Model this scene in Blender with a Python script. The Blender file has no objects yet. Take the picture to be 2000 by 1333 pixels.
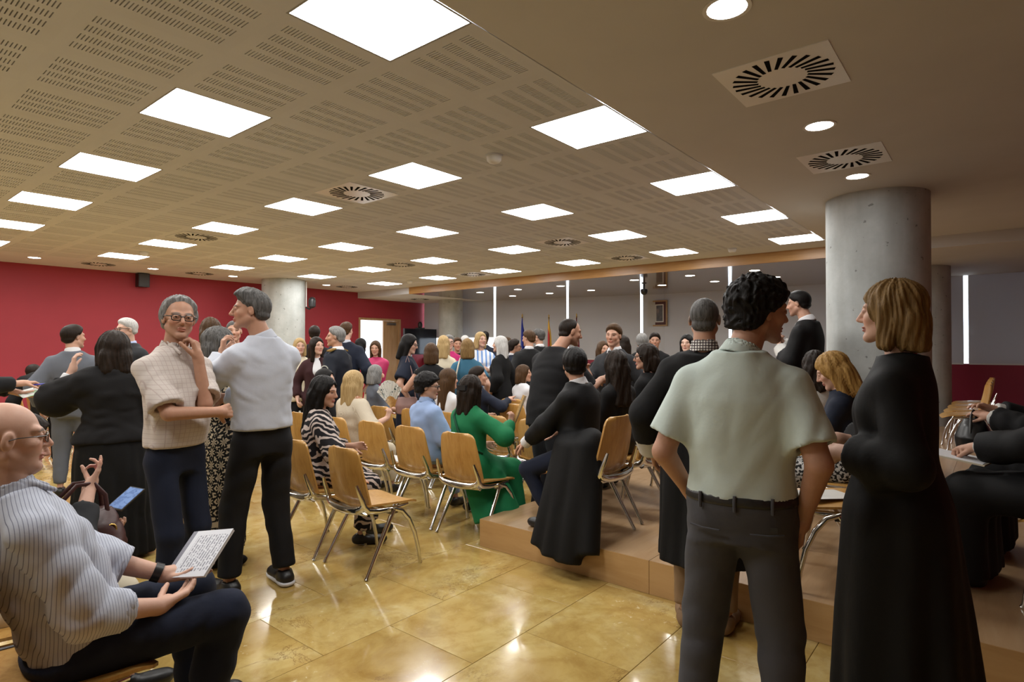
import bpy, bmesh, math, random
import numpy as np
from mathutils import Vector, Matrix, Quaternion

# ------------------------------------------------------------------ camera, world, exposure
scene = bpy.context.scene
COL = scene.collection
F, YAW, PIT, CZ = 1161.55, .88389, .012125, 1.47
CEIL = CZ + 1.519
LOW = 2.83
FW = np.array([math.sin(YAW)*math.cos(PIT), math.cos(YAW)*math.cos(PIT), math.sin(PIT)])
RT = np.array([math.cos(YAW), -math.sin(YAW), 0.])
UP = np.cross(RT, FW)
CAM = np.array([0, 0, CZ])
cd = bpy.data.cameras.new('camera')
cam = bpy.data.objects.new('camera', cd); COL.objects.link(cam)
cd.sensor_fit = 'HORIZONTAL'; cd.sensor_width = 36; cd.lens = F/2000*36
cd.clip_start = .05; cd.clip_end = 200
cam.matrix_world = Matrix(((RT[0], UP[0], -FW[0], 0), (RT[1], UP[1], -FW[1], 0), (RT[2], UP[2], -FW[2], CZ), (0, 0, 0, 1)))
scene.camera = cam
vs = scene.view_settings
vs.view_transform = 'Standard'; vs.look = 'None'; vs.gamma = 1; vs.use_curve_mapping = False
vs.exposure = 0.58
PANEL_E, DOWN_E = 15.0, 16.0
w = bpy.data.worlds.new('daylight'); scene.world = w; w.use_nodes = True
bg = w.node_tree.nodes['Background']; bg.inputs[0].default_value = (.78, .88, 1, 1); bg.inputs[1].default_value = 2.6

def ray(x, y): return FW + RT*(x-1000)/F - UP*(y-666.5)/F
def onz(x, y, z): d = ray(x, y); return CAM + d*(z-CZ)/d[2]
def onX(x, y, X): d = ray(x, y); return CAM + d*X/d[0]
def onY(x, y, Y): d = ray(x, y); return CAM + d*Y/d[1]
def at(x, y, D): return CAM + ray(x, y)*D
def pix(P):
    v = np.array(P, float)-CAM; d = v@FW
    return 1000+F*(v@RT)/d, 666.5-F*(v@UP)/d, d

# ------------------------------------------------------------------ objects
def link(name, data, parent=None):
    o = bpy.data.objects.new(name, data); COL.objects.link(o)
    if parent is not None: o.parent = parent
    return o
def tag(o, label=None, cat=None, group=None, kind=None):
    if label: o['label'] = label
    if cat: o['category'] = cat
    if group: o['group'] = group
    if kind: o['kind'] = kind
    return o
def empty(name, loc=(0, 0, 0), rz=0, label=None, cat=None, group=None):
    o = link(name, None); o.location = tuple(float(c) for c in loc); o.rotation_euler = (0, 0, rz); o.empty_display_size = .1
    return tag(o, label, cat, group)
def copy_tree(o, parent=None):
    c = o.copy(); COL.objects.link(c); c.parent = parent
    for ch in o.children: copy_tree(ch, c)
    return c

class MB:
    """collects shapes, builds ONE mesh object"""
    def __init__(s): s.v = []; s.f = []; s.m = []
    def add(s, vs, fs, mi=0):
        n = len(s.v); s.v += [tuple(map(float, p)) for p in vs]
        s.f += [tuple(i+n for i in f) for f in fs]; s.m += [mi]*len(fs); return s
    def box(s, lo, hi, mi=0):
        x0, y0, z0 = lo; x1, y1, z1 = hi
        return s.add([(x0, y0, z0), (x1, y0, z0), (x1, y1, z0), (x0, y1, z0), (x0, y0, z1), (x1, y0, z1), (x1, y1, z1), (x0, y1, z1)],
            [(0, 3, 2, 1), (4, 5, 6, 7), (0, 1, 5, 4), (1, 2, 6, 5), (2, 3, 7, 6), (3, 0, 4, 7)], mi)
    def cbox(s, c, h, R=None, mi=0):
        n = len(s.v); s.box((-h[0], -h[1], -h[2]), h, mi)
        R = np.eye(3) if R is None else np.array(R)
        for i in range(n, n+8): s.v[i] = tuple(np.array(c)+R@np.array(s.v[i]))
        return s
    def tube(s, pts, r, seg=8, mi=0, cap=True, flat=1.0, ref=None, closed=False):
        pts = [np.array(p, float) for p in pts]; n = len(pts)
        rr = r if hasattr(r, '__len__') else [r]*n
        base = len(s.v); prev = None; vs_ = []
        for i, p in enumerate(pts):
            if closed: t = pts[(i+1) % n]-pts[i-1]
            else: t = pts[min(i+1, n-1)]-pts[max(i-1, 0)]
            t = t/(np.linalg.norm(t)+1e-9)
            a = np.array(ref, float) if ref is not None else (prev if prev is not None else (np.array([0, 0, 1.]) if abs(t[2]) < .9 else np.array([1., 0, 0])))
            a = a-t*(a@t); a = a/(np.linalg.norm(a)+1e-9); prev = a; b = np.cross(t, a)
            for k in range(seg):
                th = 2*math.pi*k/seg; vs_.append(p+rr[i]*(math.cos(th)*a*flat+math.sin(th)*b))
        fs = []
        for i in range(n if closed else n-1):
            j = (i+1) % n
            for k in range(seg):
                k2 = (k+1) % seg; fs.append((i*seg+k, i*seg+k2, j*seg+k2, j*seg+k))
        if cap and not closed: fs += [tuple(range(seg-1, -1, -1)), tuple((n-1)*seg+k for k in range(seg))]
        return s.add(vs_, fs, mi)
    def lathe(s, prof, seg=24, c=(0, 0, 0), mi=0, cap=True):
        vs_ = []; fs = []; n = len(prof)
        for r, z in prof:
            for k in range(seg):
                th = 2*math.pi*k/seg; vs_.append((c[0]+r*math.cos(th), c[1]+r*math.sin(th), c[2]+z))
        for i in range(n-1):
            for k in range(seg):
                k2 = (k+1) % seg; fs.append((i*seg+k, i*seg+k2, (i+1)*seg+k2, (i+1)*seg+k))
        if cap: fs += [tuple(range(seg-1, -1, -1)), tuple((n-1)*seg+k for k in range(seg))]
        return s.add(vs_, fs, mi)
    def grid(s, P, mi=0, th=None):
        """P[i][j] points; th = thickness vector or None"""
        n, m = len(P), len(P[0]); vs_ = [p for row in P for p in row]
        fs = [(i*m+j, i*m+j+1, (i+1)*m+j+1, (i+1)*m+j) for i in range(n-1) for j in range(m-1)]
        if th is not None:
            N = n*m; vs_ = vs_ + [np.array(p)+np.array(th) for p in vs_]
            fs = fs + [tuple(N+a for a in reversed(f)) for f in fs]
            loop = [j for j in range(m)]+[i*m+m-1 for i in range(1, n)]+[(n-1)*m+j for j in range(m-2, -1, -1)]+[i*m for i in range(n-2, 0, -1)]
            L = len(loop)
            fs += [(loop[(a+1) % L], loop[a], N+loop[a], N+loop[(a+1) % L]) for a in range(L)]
        return s.add(vs_, fs, mi)
    def mesh(s, name, mats, smooth=None):
        me = bpy.data.meshes.new(name); me.from_pydata(s.v, [], s.f)
        mats = mats if isinstance(mats, (list, tuple)) else [mats]
        for m in mats: me.materials.append(m)
        if len(mats) > 1: me.polygons.foreach_set('material_index', s.m)
        bm = bmesh.new(); bm.from_mesh(me); bmesh.ops.recalc_face_normals(bm, faces=bm.faces); bm.to_mesh(me); bm.free()
        if smooth is not None:
            me.shade_smooth()
            if smooth < 180: me.set_sharp_from_angle(angle=math.radians(smooth))
        return me
    def build(s, name, mats, parent=None, smooth=None):
        return link(name, s.mesh(name, mats, smooth), parent)

# ------------------------------------------------------------------ materials
MATS = {}
class NT:
    def __init__(s, name):
        s.m = bpy.data.materials.new(name); s.m.use_nodes = True; s.t = s.m.node_tree
        s.b = s.t.nodes['Principled BSDF']
    def n(s, typ, **kw):
        nd = s.t.nodes.new('ShaderNode'+typ)
        for k, v in kw.items():
            if k.startswith('_'): setattr(nd, k[1:], v)
            elif k[0] == 'i' and k[1:].isdigit(): s.set(nd.inputs[int(k[1:])], v)
            else: s.set(nd.inputs[k], v)
        return nd
    def set(s, inp, v):
        if isinstance(v, bpy.types.NodeSocket): s.t.links.new(v, inp)
        elif isinstance(v, bpy.types.Node): s.t.links.new(v.outputs[0], inp)
        elif isinstance(v, (tuple, list)) and len(v) == 3 and inp.type == 'RGBA': inp.default_value = (*v, 1)
        else: inp.default_value = v
    def bs(s, **kw):
        for k, v in kw.items(): s.set(s.b.inputs[k.replace('_', ' ')], v)
        return s
    def math(s, op, a, b=0., c=0.):
        nd = s.t.nodes.new('ShaderNodeMath'); nd.operation = op
        for i, v in enumerate((a, b, c)): s.set(nd.inputs[i], v)
        return nd.outputs[0]
    def mix(s, f, a, b, blend='MIX'):
        nd = s.t.nodes.new('ShaderNodeMix'); nd.data_type = 'RGBA'; nd.blend_type = blend
        s.set(nd.inputs[0], f); s.set(nd.inputs[6], a); s.set(nd.inputs[7], b); return nd.outputs[2]
    def ramp(s, f, stops, interp='LINEAR'):
        nd = s.t.nodes.new('ShaderNodeValToRGB'); s.set(nd.inputs[0], f); cr = nd.color_ramp; cr.interpolation = interp
        while len(cr.elements) < len(stops): cr.elements.new(.5)
        for e, (p, c) in zip(cr.elements, stops):
            e.position = p; e.color = (*c, 1) if hasattr(c, '__len__') else (c, c, c, 1)
        return nd.outputs[0]
    def obj(s): return s.n('TexCoord').outputs['Object']
    def mapped(s, scale=(1, 1, 1), rot=(0, 0, 0), loc=(0, 0, 0), src=None):
        nd = s.n('Mapping'); s.set(nd.inputs[0], src if src is not None else s.obj())
        nd.inputs['Location'].default_value = loc; nd.inputs['Rotation'].default_value = rot; nd.inputs['Scale'].default_value = scale
        return nd.outputs[0]
    def noise(s, scale, detail=3, vec=None, rough=.5, dist=0.):
        nd = s.n('TexNoise'); s.set(nd.inputs['Vector'], vec if vec is not None else s.obj())
        nd.inputs['Scale'].default_value = scale; nd.inputs['Detail'].default_value = detail; nd.inputs['Roughness'].default_value = rough; nd.inputs['Distortion'].default_value = dist
        return nd.outputs[0]
    def bump(s, h, strength=.3, dist=.01):
        nd = s.n('Bump'); s.set(nd.inputs['Height'], h); nd.inputs['Strength'].default_value = strength; nd.inputs['Distance'].default_value = dist
        s.set(s.b.inputs['Normal'], nd.outputs[0]); return s
    def xyz(s, v=None):
        nd = s.n('SeparateXYZ'); s.set(nd.inputs[0], v if v is not None else s.obj()); return nd.outputs

def plain(name, col, rough=.5, metal=0., var=.08, scale=6., bump=0., spec=.5):
    if name in MATS: return MATS[name]
    t = NT(name); n = t.noise(scale, 3)
    c2 = tuple(max(0, c*(1-var)) for c in col); c3 = tuple(min(1, c*(1+var)) for c in col)
    t.bs(Base_Color=t.ramp(n, [(.3, c2), (.7, c3)]), Roughness=rough, Metallic=metal)
    t.b.inputs['Specular IOR Level'].default_value = spec
    if bump: t.bump(t.noise(scale*6, 4), bump, .004)
    MATS[name] = t.m; return t.m

def cloth(name, col, rough=.85, var=.06, weave=900, sheen=.15, bump=.15):
    if name in MATS: return MATS[name]
    t = NT(name); n = t.noise(5, 3)
    c2 = tuple(c*(1-var) for c in col); c3 = tuple(min(1, c*(1+var)) for c in col)
    t.bs(Base_Color=t.ramp(n, [(.3, c2), (.7, c3)]), Roughness=rough)
    t.b.inputs['Sheen Weight'].default_value = sheen; t.b.inputs['Specular IOR Level'].default_value = .25
    t.b.inputs['Sheen Tint'].default_value = (*[min(1, c*1.5+.02) for c in col], 1)
    rg = t.noise(4.5, 2, t.mapped((1, 1, .55), (.3, .4, 0)), .4, 1.1); t.bump(t.math('ADD', t.math('MULTIPLY', rg, bump*4), t.math('MULTIPLY', t.noise(90, 2), .05)), .3, .03)
    MATS[name] = t.m; return t.m

def emit(name, col, e):
    if name in MATS: return MATS[name]
    t = NT(name); t.bs(Base_Color=(.9, .9, .9), Emission_Color=col); t.b.inputs['Emission Strength'].default_value = e
    MATS[name] = t.m; return t.m

# ---- structure materials
t = NT('travertine')
g = t.n('NewGeometry').outputs['Position']; X_, Y_, Z_ = t.xyz(g)[0:3]
row = t.math('FLOOR', t.math('DIVIDE', t.math('SUBTRACT', Y_, 1.31-60), .6))
odd = t.math('MULTIPLY', t.math('MODULO', row, 2.), .4)
colm = t.math('FLOOR', t.math('DIVIDE', t.math('ADD', t.math('SUBTRACT', X_, 1.64-80), odd), .8))
cv = t.n('CombineXYZ', i0=row, i1=colm)
wn = t.n('TexWhiteNoise', Vector=cv); R1 = wn.outputs['Value']; RC = wn.outputs['Color']
off = t.n('VectorMath', _operation='SCALE', i0=RC); off.inputs['Scale'].default_value = 40
vec = t.n('VectorMath', _operation='ADD', i0=g, i1=off.outputs[0]).outputs[0]
n1 = t.noise(2.2, 6, vec, .6, .8); n2 = t.noise(9, 6, vec, .7, .4); n3 = t.noise(1.3, 8, vec, .75, 2.2)
c = t.ramp(n1, [(.30, (.34, .21, .055)), (.46, (.48, .335, .105)), (.58, (.56, .425, .165)), (.72, (.62, .52, .28))])
c = t.mix(t.math('MULTIPLY', R1, .45), c, (.48, .33, .10))
c = t.mix(t.ramp(n2, [(.35, .35), (.55, 0.)]), c, (.27, .14, .03))
v = t.ramp(n3, [(.485, 0.), (.5, 1.), (.515, 0.)]); gate = t.ramp(t.noise(1.1, 2, vec), [(.52, 0.), (.62, 1.)])
c = t.mix(t.math('MULTIPLY', t.math('MULTIPLY', v, gate), .75), c, (.16, .075, .025))
pit = t.ramp(t.noise(30, 5, vec, .7), [(.60, 0.), (.66, 1.)]); pg = t.ramp(t.noise(2.7, 3, vec), [(.54, 0.), (.66, 1.)])
c = t.mix(t.math('MULTIPLY', t.math('MULTIPLY', pit, pg), .8), c, (.74, .64, .40))
t.bs(Base_Color=c, Roughness=t.ramp(n2, [(.3, .10), (.7, .2)])); t.b.inputs['Coat Weight'].default_value = .25; t.b.inputs['Coat Roughness'].default_value = .05
t.bump(n2, .05, .003); M_TRAV = t.m
M_GROUT = plain('grout', (.56, .46, .27), .8)
M_CEIL = plain('ceiling paint', (.62, .635, .67), .85, var=.03, scale=2)
M_WHITE = plain('white paint', (.72, .71, .68), .7, var=.03)
M_PLASTER = plain('plaster paint', (.58, .57, .55), .85, var=.03, scale=2)
M_SLOT = plain('acoustic felt', (.20, .17, .11), .95)
M_RED = plain('red wall paint', (.34, .026, .042), .62, var=.06, scale=1.2)
M_MAG = plain('crimson parapet paint', (.27, .012, .04), .5, var=.06, scale=1.5)
def wood(name, c1, c2, c3, rough, sc=(1, 1, 12), coat=0.):
    t = NT(name); v = t.mapped(sc); n = t.noise(3.2, 6, v, .6, .6); n2 = t.noise(14, 3, v)
    c = t.ramp(n, [(.3, c1), (.5, c2), (.72, c3)]); c = t.mix(t.math('MULTIPLY', n2, .22), c, c1)
    t.bs(Base_Color=c, Roughness=rough); t.b.inputs['Coat Weight'].default_value = coat; t.b.inputs['Coat Roughness'].default_value = .08
    t.bump(n2, .04, .002); return t.m
M_BEECH = wood('beech plywood', (.40, .20, .045), (.50, .27, .07), (.56, .33, .10), .38, (14, 14, 1.2), .25)
M_EDGE = wood('ply edge', (.34, .18, .05), (.52, .32, .12), (.60, .40, .18), .5, (2, 2, 60))
M_BEAM = wood('beam veneer', (.36, .18, .055), (.44, .24, .08), (.50, .29, .11), .35, (8, .5, 8))
M_PLAT = wood('platform laminate', (.36, .22, .11), (.43, .275, .145), (.48, .32, .18), .3, (.6, 5, 5), .15)
M_RISER = wood('riser laminate', (.48, .28, .11), (.54, .33, .14), (.59, .37, .17), .42, (5, .6, 5))
M_LACQ = wood('lacquered ceiling', (.17, .12, .095), (.20, .145, .115), (.23, .17, .14), .12, (.4, 9, 1), .8)
t = NT('board concrete'); v = t.obj()
n1 = t.noise(2.5, 6, v, .65); n2 = t.noise(40, 3, v); st = t.noise(6, 4, t.mapped((1, 1, .12)))
c = t.ramp(n1, [(.3, (.36, .385, .38)), (.55, (.46, .49, .485)), (.75, (.53, .56, .555))])
c = t.mix(t.ramp(st, [(.3, .35), (.6, 0.)]), c, (.27, .27, .25)); c = t.mix(t.ramp(t.noise(16, 2, v), [(.69, 0.), (.72, .7)]), c, (.12, .12, .11))
t.bs(Base_Color=c, Roughness=.75); t.bump(n2, .12, .004); M_CONC = t.m
M_CHROME = plain('polished aluminium', (.72, .72, .70), .14, 1., .04)
M_STEEL = plain('brushed steel', (.5, .5, .5), .3, 1.)
M_BLACK = plain('black plastic', (.012, .012, .013), .4)
M_DGREY = plain('dark grey plastic', (.05, .05, .055), .5)
t = NT('roller blind'); xz = t.noise(120, 2, t.mapped((1, 1, 6)))
t.bs(Base_Color=t.ramp(xz, [(.3, (.56, .56, .57)), (.7, (.63, .63, .64))]), Roughness=.85)
t.bump(xz, .1, .002)
tr_ = t.n('BsdfTranslucent', Color=(.5, .52, .56)); mx = t.n('MixShader', i0=.15, i1=t.b.outputs[0], i2=tr_.outputs[0])
t.t.links.new(mx.outputs[0], t.t.nodes['Material Output'].inputs[0]); M_BLIND = t.m
t = NT('window glass'); t.bs(Base_Color=(1, 1, 1), Roughness=0.); t.b.inputs['Transmission Weight'].default_value = 1; t.b.inputs['IOR'].default_value = 1.02; M_GLASS = t.m
M_PANEL = emit('light diffuser', (1, .985, .96), PANEL_E)
M_DOWN = emit('downlight lamp', (1, .985, .96), DOWN_E)
ORD = ['first', 'second', 'third', 'fourth', 'fifth', 'sixth', 'seventh', 'eighth', 'ninth', 'tenth', 'eleventh', 'twelfth']

# ------------------------------------------------------------------ the room
def struct(name, mb, mat, smooth=None):
    return tag(mb.build(name, mat, None, smooth), kind='structure')
XB = 13.95; YR = 13.5           # straight part of the rear wall, red wall
XN, YN = -3.2, -3.6             # behind the camera
KX, KY = 13.9, 6.5; EX = 12.2   # rear wall bends towards the red wall
def rearx(y): return XB if y <= KY else XB+(EX-XB)*(y-KY)/(YR-KY)

floor = struct('floor', MB().box((XN, YN, -.25), (16, 16, -.012)), M_GROUT)
tile = MB()
hx, hy, b = .3988, .2988, .0012
tile.add([(-hx, -hy, -.0118), (hx, -hy, -.0118), (hx, hy, -.0118), (-hx, hy, -.0118), (-hx, -hy, -b), (hx, -hy, -b), (hx, hy, -b), (-hx, hy, -b),
          (-hx+b, -hy+b, 0), (hx-b, -hy+b, 0), (hx-b, hy-b, 0), (-hx+b, hy-b, 0)],
         [(0, 1, 5, 4), (1, 2, 6, 5), (2, 3, 7, 6), (3, 0, 4, 7), (4, 5, 9, 8), (5, 6, 10, 9), (6, 7, 11, 10), (7, 4, 8, 11), (8, 9, 10, 11)])
tme = tile.mesh('floor_tile', M_TRAV)
cand = []
for r in range(-9, 21):
    yc = 1.31+.6*r+.3
    for k in range(-8, 19):
        xc = 1.64+.8*k+.4-(.4 if r % 2 else 0)
        if xc > 14.2 or xc < XN+.2 or yc < YN+.1 or yc > YR-.1: continue
        if xc-.4 > 3.4 and yc+.3 < 2.9: continue
        p = pix((xc, yc, 0)); vis = p[2] > .8 and -250 < p[0] < 2250 and p[1] < 1560
        cand.append((0 if vis else 1, math.hypot(xc, yc), xc, yc))
cand.sort()
far = MB()
for i, (inv, d, xc, yc) in enumerate(cand):
    if i < 290 and not inv:
        o = link('floor_tile', tme, floor); o.location = (xc, yc, 0)
    else: far.add([(x+xc, y+yc, z) for x, y, z in tile.v], tile.f)
tag(far.build('floor_tile_field', M_TRAV, floor), kind='stuff')

# platform: frame core with top boards and riser panels as parts
PX, PY, PZ = 3.28, 3.0, .2
plat = struct('floor_platform', MB().box((PX+.012, YN+.02, -.005), (XB-.02, PY-.012, PZ-.014)), plain('platform core', (.12, .07, .04), .8))
def board(name, lo, hi, mat, g=.0015):
    o = MB().box((lo[0]+g, lo[1]+g, lo[2]), (hi[0]-g, hi[1]-g, hi[2])).build(name, mat, plat); return o
ys = [PY]+[1.63-1.25*i for i in range(5)]
xs = [PX, 4.05]+[4.05+1.22*i for i in range(1, 9)]
for i in range(len(xs)-1):
    for j in range(len(ys)-1):
        board('platform_board', (xs[i], ys[j+1], PZ-.014), (min(xs[i+1], XB-.02), ys[j], PZ), M_PLAT)
for j in range(len(ys)-1): MB().box((PX-.001, ys[j+1]+.0015, .001), (PX+.012, ys[j]-.0015, PZ-.001)).build('riser_panel', M_RISER, plat)
for i in range(len(xs)-1): MB().box((xs[i]+.0015, PY-.012, .001), (min(xs[i+1], XB-.02)-.0015, PY+.001, PZ-.001)).build('riser_panel', M_RISER, plat)

# ceiling: plain plaster slabs + perforated tiles
TX0, TY0 = 1.718-.6*4-.3, 2.19-.3
TX1, TY1 = 1.718+.6*12+.3, 2.19+.6*16+.3
struct('ceiling_plaster', MB().box((XN, YN, CEIL), (9.86, TY0-.004, CEIL+.2)), M_PLASTER)
c = MB()
c.box((XN, TY1, CEIL), (9.86, YR+.1, CEIL+.2))
c.box((XN, TY0-.004, CEIL), (TX0, TY1, CEIL+.2)); c.box((TX1, TY0-.004, CEIL), (9.86, TY1, CEIL+.2))
c.box((TX0, TY0-.004, CEIL+.03), (TX1, TY1, CEIL+.2))
ceil = struct('ceiling', c, M_CEIL)
tb = MB(); h = .3; rows, cols = 4, 28; sl, sw = .072, .0056
ry = [-.213+i*(.426-sl)/(rows-1) for i in range(rows)]; cx = [-.232+i*.464/(cols-1) for i in range(cols)]
ylist = [-h]+[v for y in ry for v in (y, y+sl)]+[h]
for i in range(len(ylist)-1):
    y0, y1 = ylist[i], ylist[i+1]
    if i % 2 == 0: tb.add([(-h, y0, 0), (h, y0, 0), (h, y1, 0), (-h, y1, 0)], [(0, 3, 2, 1)])
    else:
        ed = [-h]+[v for x in cx for v in (x-sw/2, x+sw/2)]+[h]
        for a in range(0, len(ed), 2): tb.add([(ed[a], y0, 0), (ed[a+1], y0, 0), (ed[a+1], y1, 0), (ed[a], y1, 0)], [(0, 3, 2, 1)])
        for a in range(1, len(ed)-1, 2):
            q = [(ed[a], y0), (ed[a+1], y0), (ed[a+1], y1), (ed[a], y1)]
            tb.add([(x, y, 0) for x, y in q]+[(x, y, .012) for x, y in q], [(0, 4, 5, 1), (1, 5, 6, 2), (2, 6, 7, 3), (3, 7, 4, 0)], 0)
            tb.add([(x, y, .012) for x, y in q], [(0, 3, 2, 1)], 1)
ctile = bpy.data.meshes.new('ceiling_tile'); ctile.from_pydata(tb.v, [], tb.f); ctile.materials.append(M_CEIL); ctile.materials.append(M_SLOT); ctile.polygons.foreach_set('material_index', tb.m)
blank = MB().box((-h, -h, 0), (h, h, .012)).mesh('ceiling_tile_plain', M_CEIL)
LX = [1.718+1.8*i for i in range(5)]; LY = [2.19+1.8*j for j in range(6)]
for a in range(-4, 13):
    for b_ in range(17):
        if a % 3 == 0 and b_ % 3 == 0 and a >= -3: continue
        x, y = 1.718+.6*a, 2.19+.6*b_
        p = pix((x, y, CEIL)); vis = p[2] > .5 and -260 < p[0] < 2100 and p[1] > -260
        if not vis: continue
        o = link('ceiling_tile', ctile, ceil); o.location = (x, y, CEIL)
# square panel lights
lp_f = MB(); lp_f.add([(-.3, -.3, 0), (.3, -.3, 0), (.3, .3, 0), (-.3, .3, 0), (-.288, -.288, 0), (.288, -.288, 0), (.288, .288, 0), (-.288, .288, 0),
    (-.288, -.288, .012), (.288, -.288, .012), (.288, .288, .012), (-.288, .288, .012)],
    [(0, 1, 5, 4), (1, 2, 6, 5), (2, 3, 7, 6), (3, 0, 4, 7), (4, 5, 9, 8), (5, 6, 10, 9), (6, 7, 11, 10), (7, 4, 8, 11)])
fme = lp_f.mesh('panel_frame', plain('grey frame paint', (.30, .30, .30), .6))
dme = MB().add([(-.288, -.288, .0008), (.288, -.288, .0008), (.288, .288, .0008), (-.288, .288, .0008)], [(0, 3, 2, 1)]).mesh('diffuser', M_PANEL)
for i in range(-1, 5):
    for j in range(6):
        lab = 'square ceiling light, %s from the plaster strip, %s row from the camera' % (ORD[j], ORD[i]) if i >= 0 else 'lit square ceiling light of the row above the photographer, %s from the plaster strip' % ORD[j]
        o = empty('ceiling_light', (1.718+1.8*i, 2.19+1.8*j, CEIL), 0, lab, 'ceiling light', 'square ceiling lights')
        link('frame', fme, o); link('diffuser', dme, o)
# dropped zone at the rear: fascia, beam veneer, lacquered ceiling
cl = [(9.86, YN), (XB+.05, YN), (XB+.05, KY), (EX+.05, YR), (9.86, YR)]
lowc = MB(); ym = 11.4
lowc.add([(9.86, ym, LOW), (rearx(ym)+.05, ym, LOW), (EX+.05, YR+.05, LOW), (9.86, YR+.05, LOW), (9.86, ym, LOW+.3), (rearx(ym)+.05, ym, LOW+.3), (EX+.05, YR+.05, LOW+.3), (9.86, YR+.05, LOW+.3)],
         [(0, 3, 2, 1), (4, 5, 6, 7), (0, 1, 5, 4), (1, 2, 6, 5), (2, 3, 7, 6), (3, 0, 4, 7)])
struct('ceiling_soffit', lowc, M_CEIL)
lq = MB(); y2 = 1.7
lq.add([(9.88, y2, LOW), (XB+.05, y2, LOW), (XB+.05, KY, LOW), (rearx(ym)+.05, ym, LOW), (9.88, ym, LOW)]+[(9.88, y2, LOW+.3), (XB+.05, y2, LOW+.3), (XB+.05, KY, LOW+.3), (rearx(ym)+.05, ym, LOW+.3), (9.88, ym, LOW+.3)],
       [(0, 4, 3, 2, 1), (5, 6, 7, 8, 9), (0, 1, 6, 5), (1, 2, 7, 6), (2, 3, 8, 7), (3, 4, 9, 8), (4, 0, 5, 9)])
struct('ceiling_lacquered', lq, M_LACQ)
struct('ceiling_rear', MB().box((9.86, YN, LOW), (XB+.05, y2-.002, LOW+.3)), M_PLASTER)
struct('trim_1', MB().box((9.84, y2, LOW-.006), (9.879, ym, CEIL)), M_BEAM)
struct('trim_2', MB().box((9.84, ym, LOW), (9.859, YR, CEIL)), M_CEIL)

# red wall with the doorway
DX0, DX1, DX2, DZ = 9.93, 10.74, 11.28, 2.25
rw = MB()
rw.box((XN, YR, -.01), (DX0-.06, YR+.2, CEIL+.2)); rw.box((DX2+.06, YR, -.01), (EX+.3, YR+.2, CEIL+.2)); rw.box((DX0-.06, YR, DZ+.06), (DX2+.06, YR+.2, CEIL+.2))
struct('wall_left', rw, M_RED)
M_DOOR = wood('door veneer', (.38, .22, .10), (.46, .28, .14), (.52, .34, .18), .45, (6, 6, .8))
d = empty('door_1', (DX0, YR, 0)); tag(d, kind='structure'); d['label'] = 'pale wooden double door, one leaf open to bright daylight'
dd = MB(); dd.box((-.06, -.012, 0), (0, .2, DZ+.06)); dd.box((DX2-DX0, -.012, 0), (DX2-DX0+.06, .2, DZ+.06)); dd.box((0, -.012, DZ), (DX2-DX0, .2, DZ+.06)); dd.build('door_frame', M_DOOR, d)
MB().box((DX1-DX0, .03, .01), (DX2-DX0-.004, .075, DZ-.005)).build('door_leaf', M_DOOR, d)
MB().box((0, .16, .01), (.045, .95, DZ-.005)).build('door_leaf', M_DOOR, d)
MB().tube([(DX1-DX0+.06, .02, 1.02), (DX1-DX0+.06, -.03, 1.02), (DX1-DX0+.17, -.03, 1.02)], .009).build('handle', M_STEEL, d, 60)
MB().box((DX1-DX0+.1, -.01, DZ-.12), (DX1-DX0+.42, .03, DZ-.05)).build('door_closer', M_STEEL, d)

# rear wall: parapet, mullions, blinds with bright gaps, glass
def wallseg(name, y0, y1, z0, z1, mat, off=0., th=.06, parent=None):
    m = MB(); a, b_ = rearx(y0)+off, rearx(y1)+off
    m.add([(a, y0, z0), (b_, y1, z0), (b_+th, y1, z0), (a+th, y0, z0), (a, y0, z1), (b_, y1, z1), (b_+th, y1, z1), (a+th, y0, z1)],
          [(0, 3, 2, 1), (4, 5, 6, 7), (0, 1, 5, 4), (1, 2, 6, 5), (2, 3, 7, 6), (3, 0, 4, 7)])
    return m.build(name, mat, parent)
par = MB()
SILL = 1.18
for y0, y1 in ((YN, KY), (KY, YR)):
    a, b_ = rearx(y0), rearx(y1)
    par.add([(a, y0, 0), (b_, y1, 0), (b_+.25, y1, 0), (a+.25, y0, 0), (a, y0, SILL), (b_, y1, SILL), (b_+.25, y1, SILL), (a+.25, y0, SILL)],
            [(0, 3, 2, 1), (4, 5, 6, 7), (0, 1, 5, 4), (1, 2, 6, 5), (2, 3, 7, 6), (3, 0, 4, 7)])
struct('wall_rear', par, M_MAG)
def yat(px_):   # where a pixel column meets the rear wall
    lo, hi = -3., 13.49
    for _ in range(60):
        m_ = (lo+hi)/2
        if pix((rearx(m_)+.03, m_, 2))[0] > px_: lo = m_
        else: hi = m_
    return lo
slits = [(-3.5, -3.46)]
for pa, pb in ((1975+320, 1975+330), (1882, 1892), (1424, 1430), (1251.5, 1257), (1107.5, 1112), (965.5, 970), (824, 830)):
    slits.append((yat(pb), yat(pa)))
slits = sorted(slits)+[(13.46, 13.5)]
n = 0
for i in range(len(slits)-1):
    y0, y1 = slits[i][1], slits[i+1][0]
    if y1-y0 < .2: continue
    n += 1
    wdw = empty('window_%d' % n, (0, 0, 0)); tag(wdw, kind='structure')
    zb = SILL+.62 if abs(yat(966)-y0) < .3 else SILL+.01
    cuts = [y0]+([KY] if y0 < KY < y1 else [])+[y1]
    for a, b_ in zip(cuts[:-1], cuts[1:]):
        wallseg('blind', a, b_, zb, LOW+.02, M_BLIND, .0, .004, wdw)
        wallseg('blind_bar', a, b_, zb-.025, zb, M_WHITE, -.006, .016, wdw)
        wallseg('pane', a-.02, b_+.02, SILL, LOW+.1, M_GLASS, .12, .006, wdw)
    wallseg('window_frame', y1+.0, y1+.012, SILL, LOW+.05, M_WHITE, .15, .05, wdw)
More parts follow.
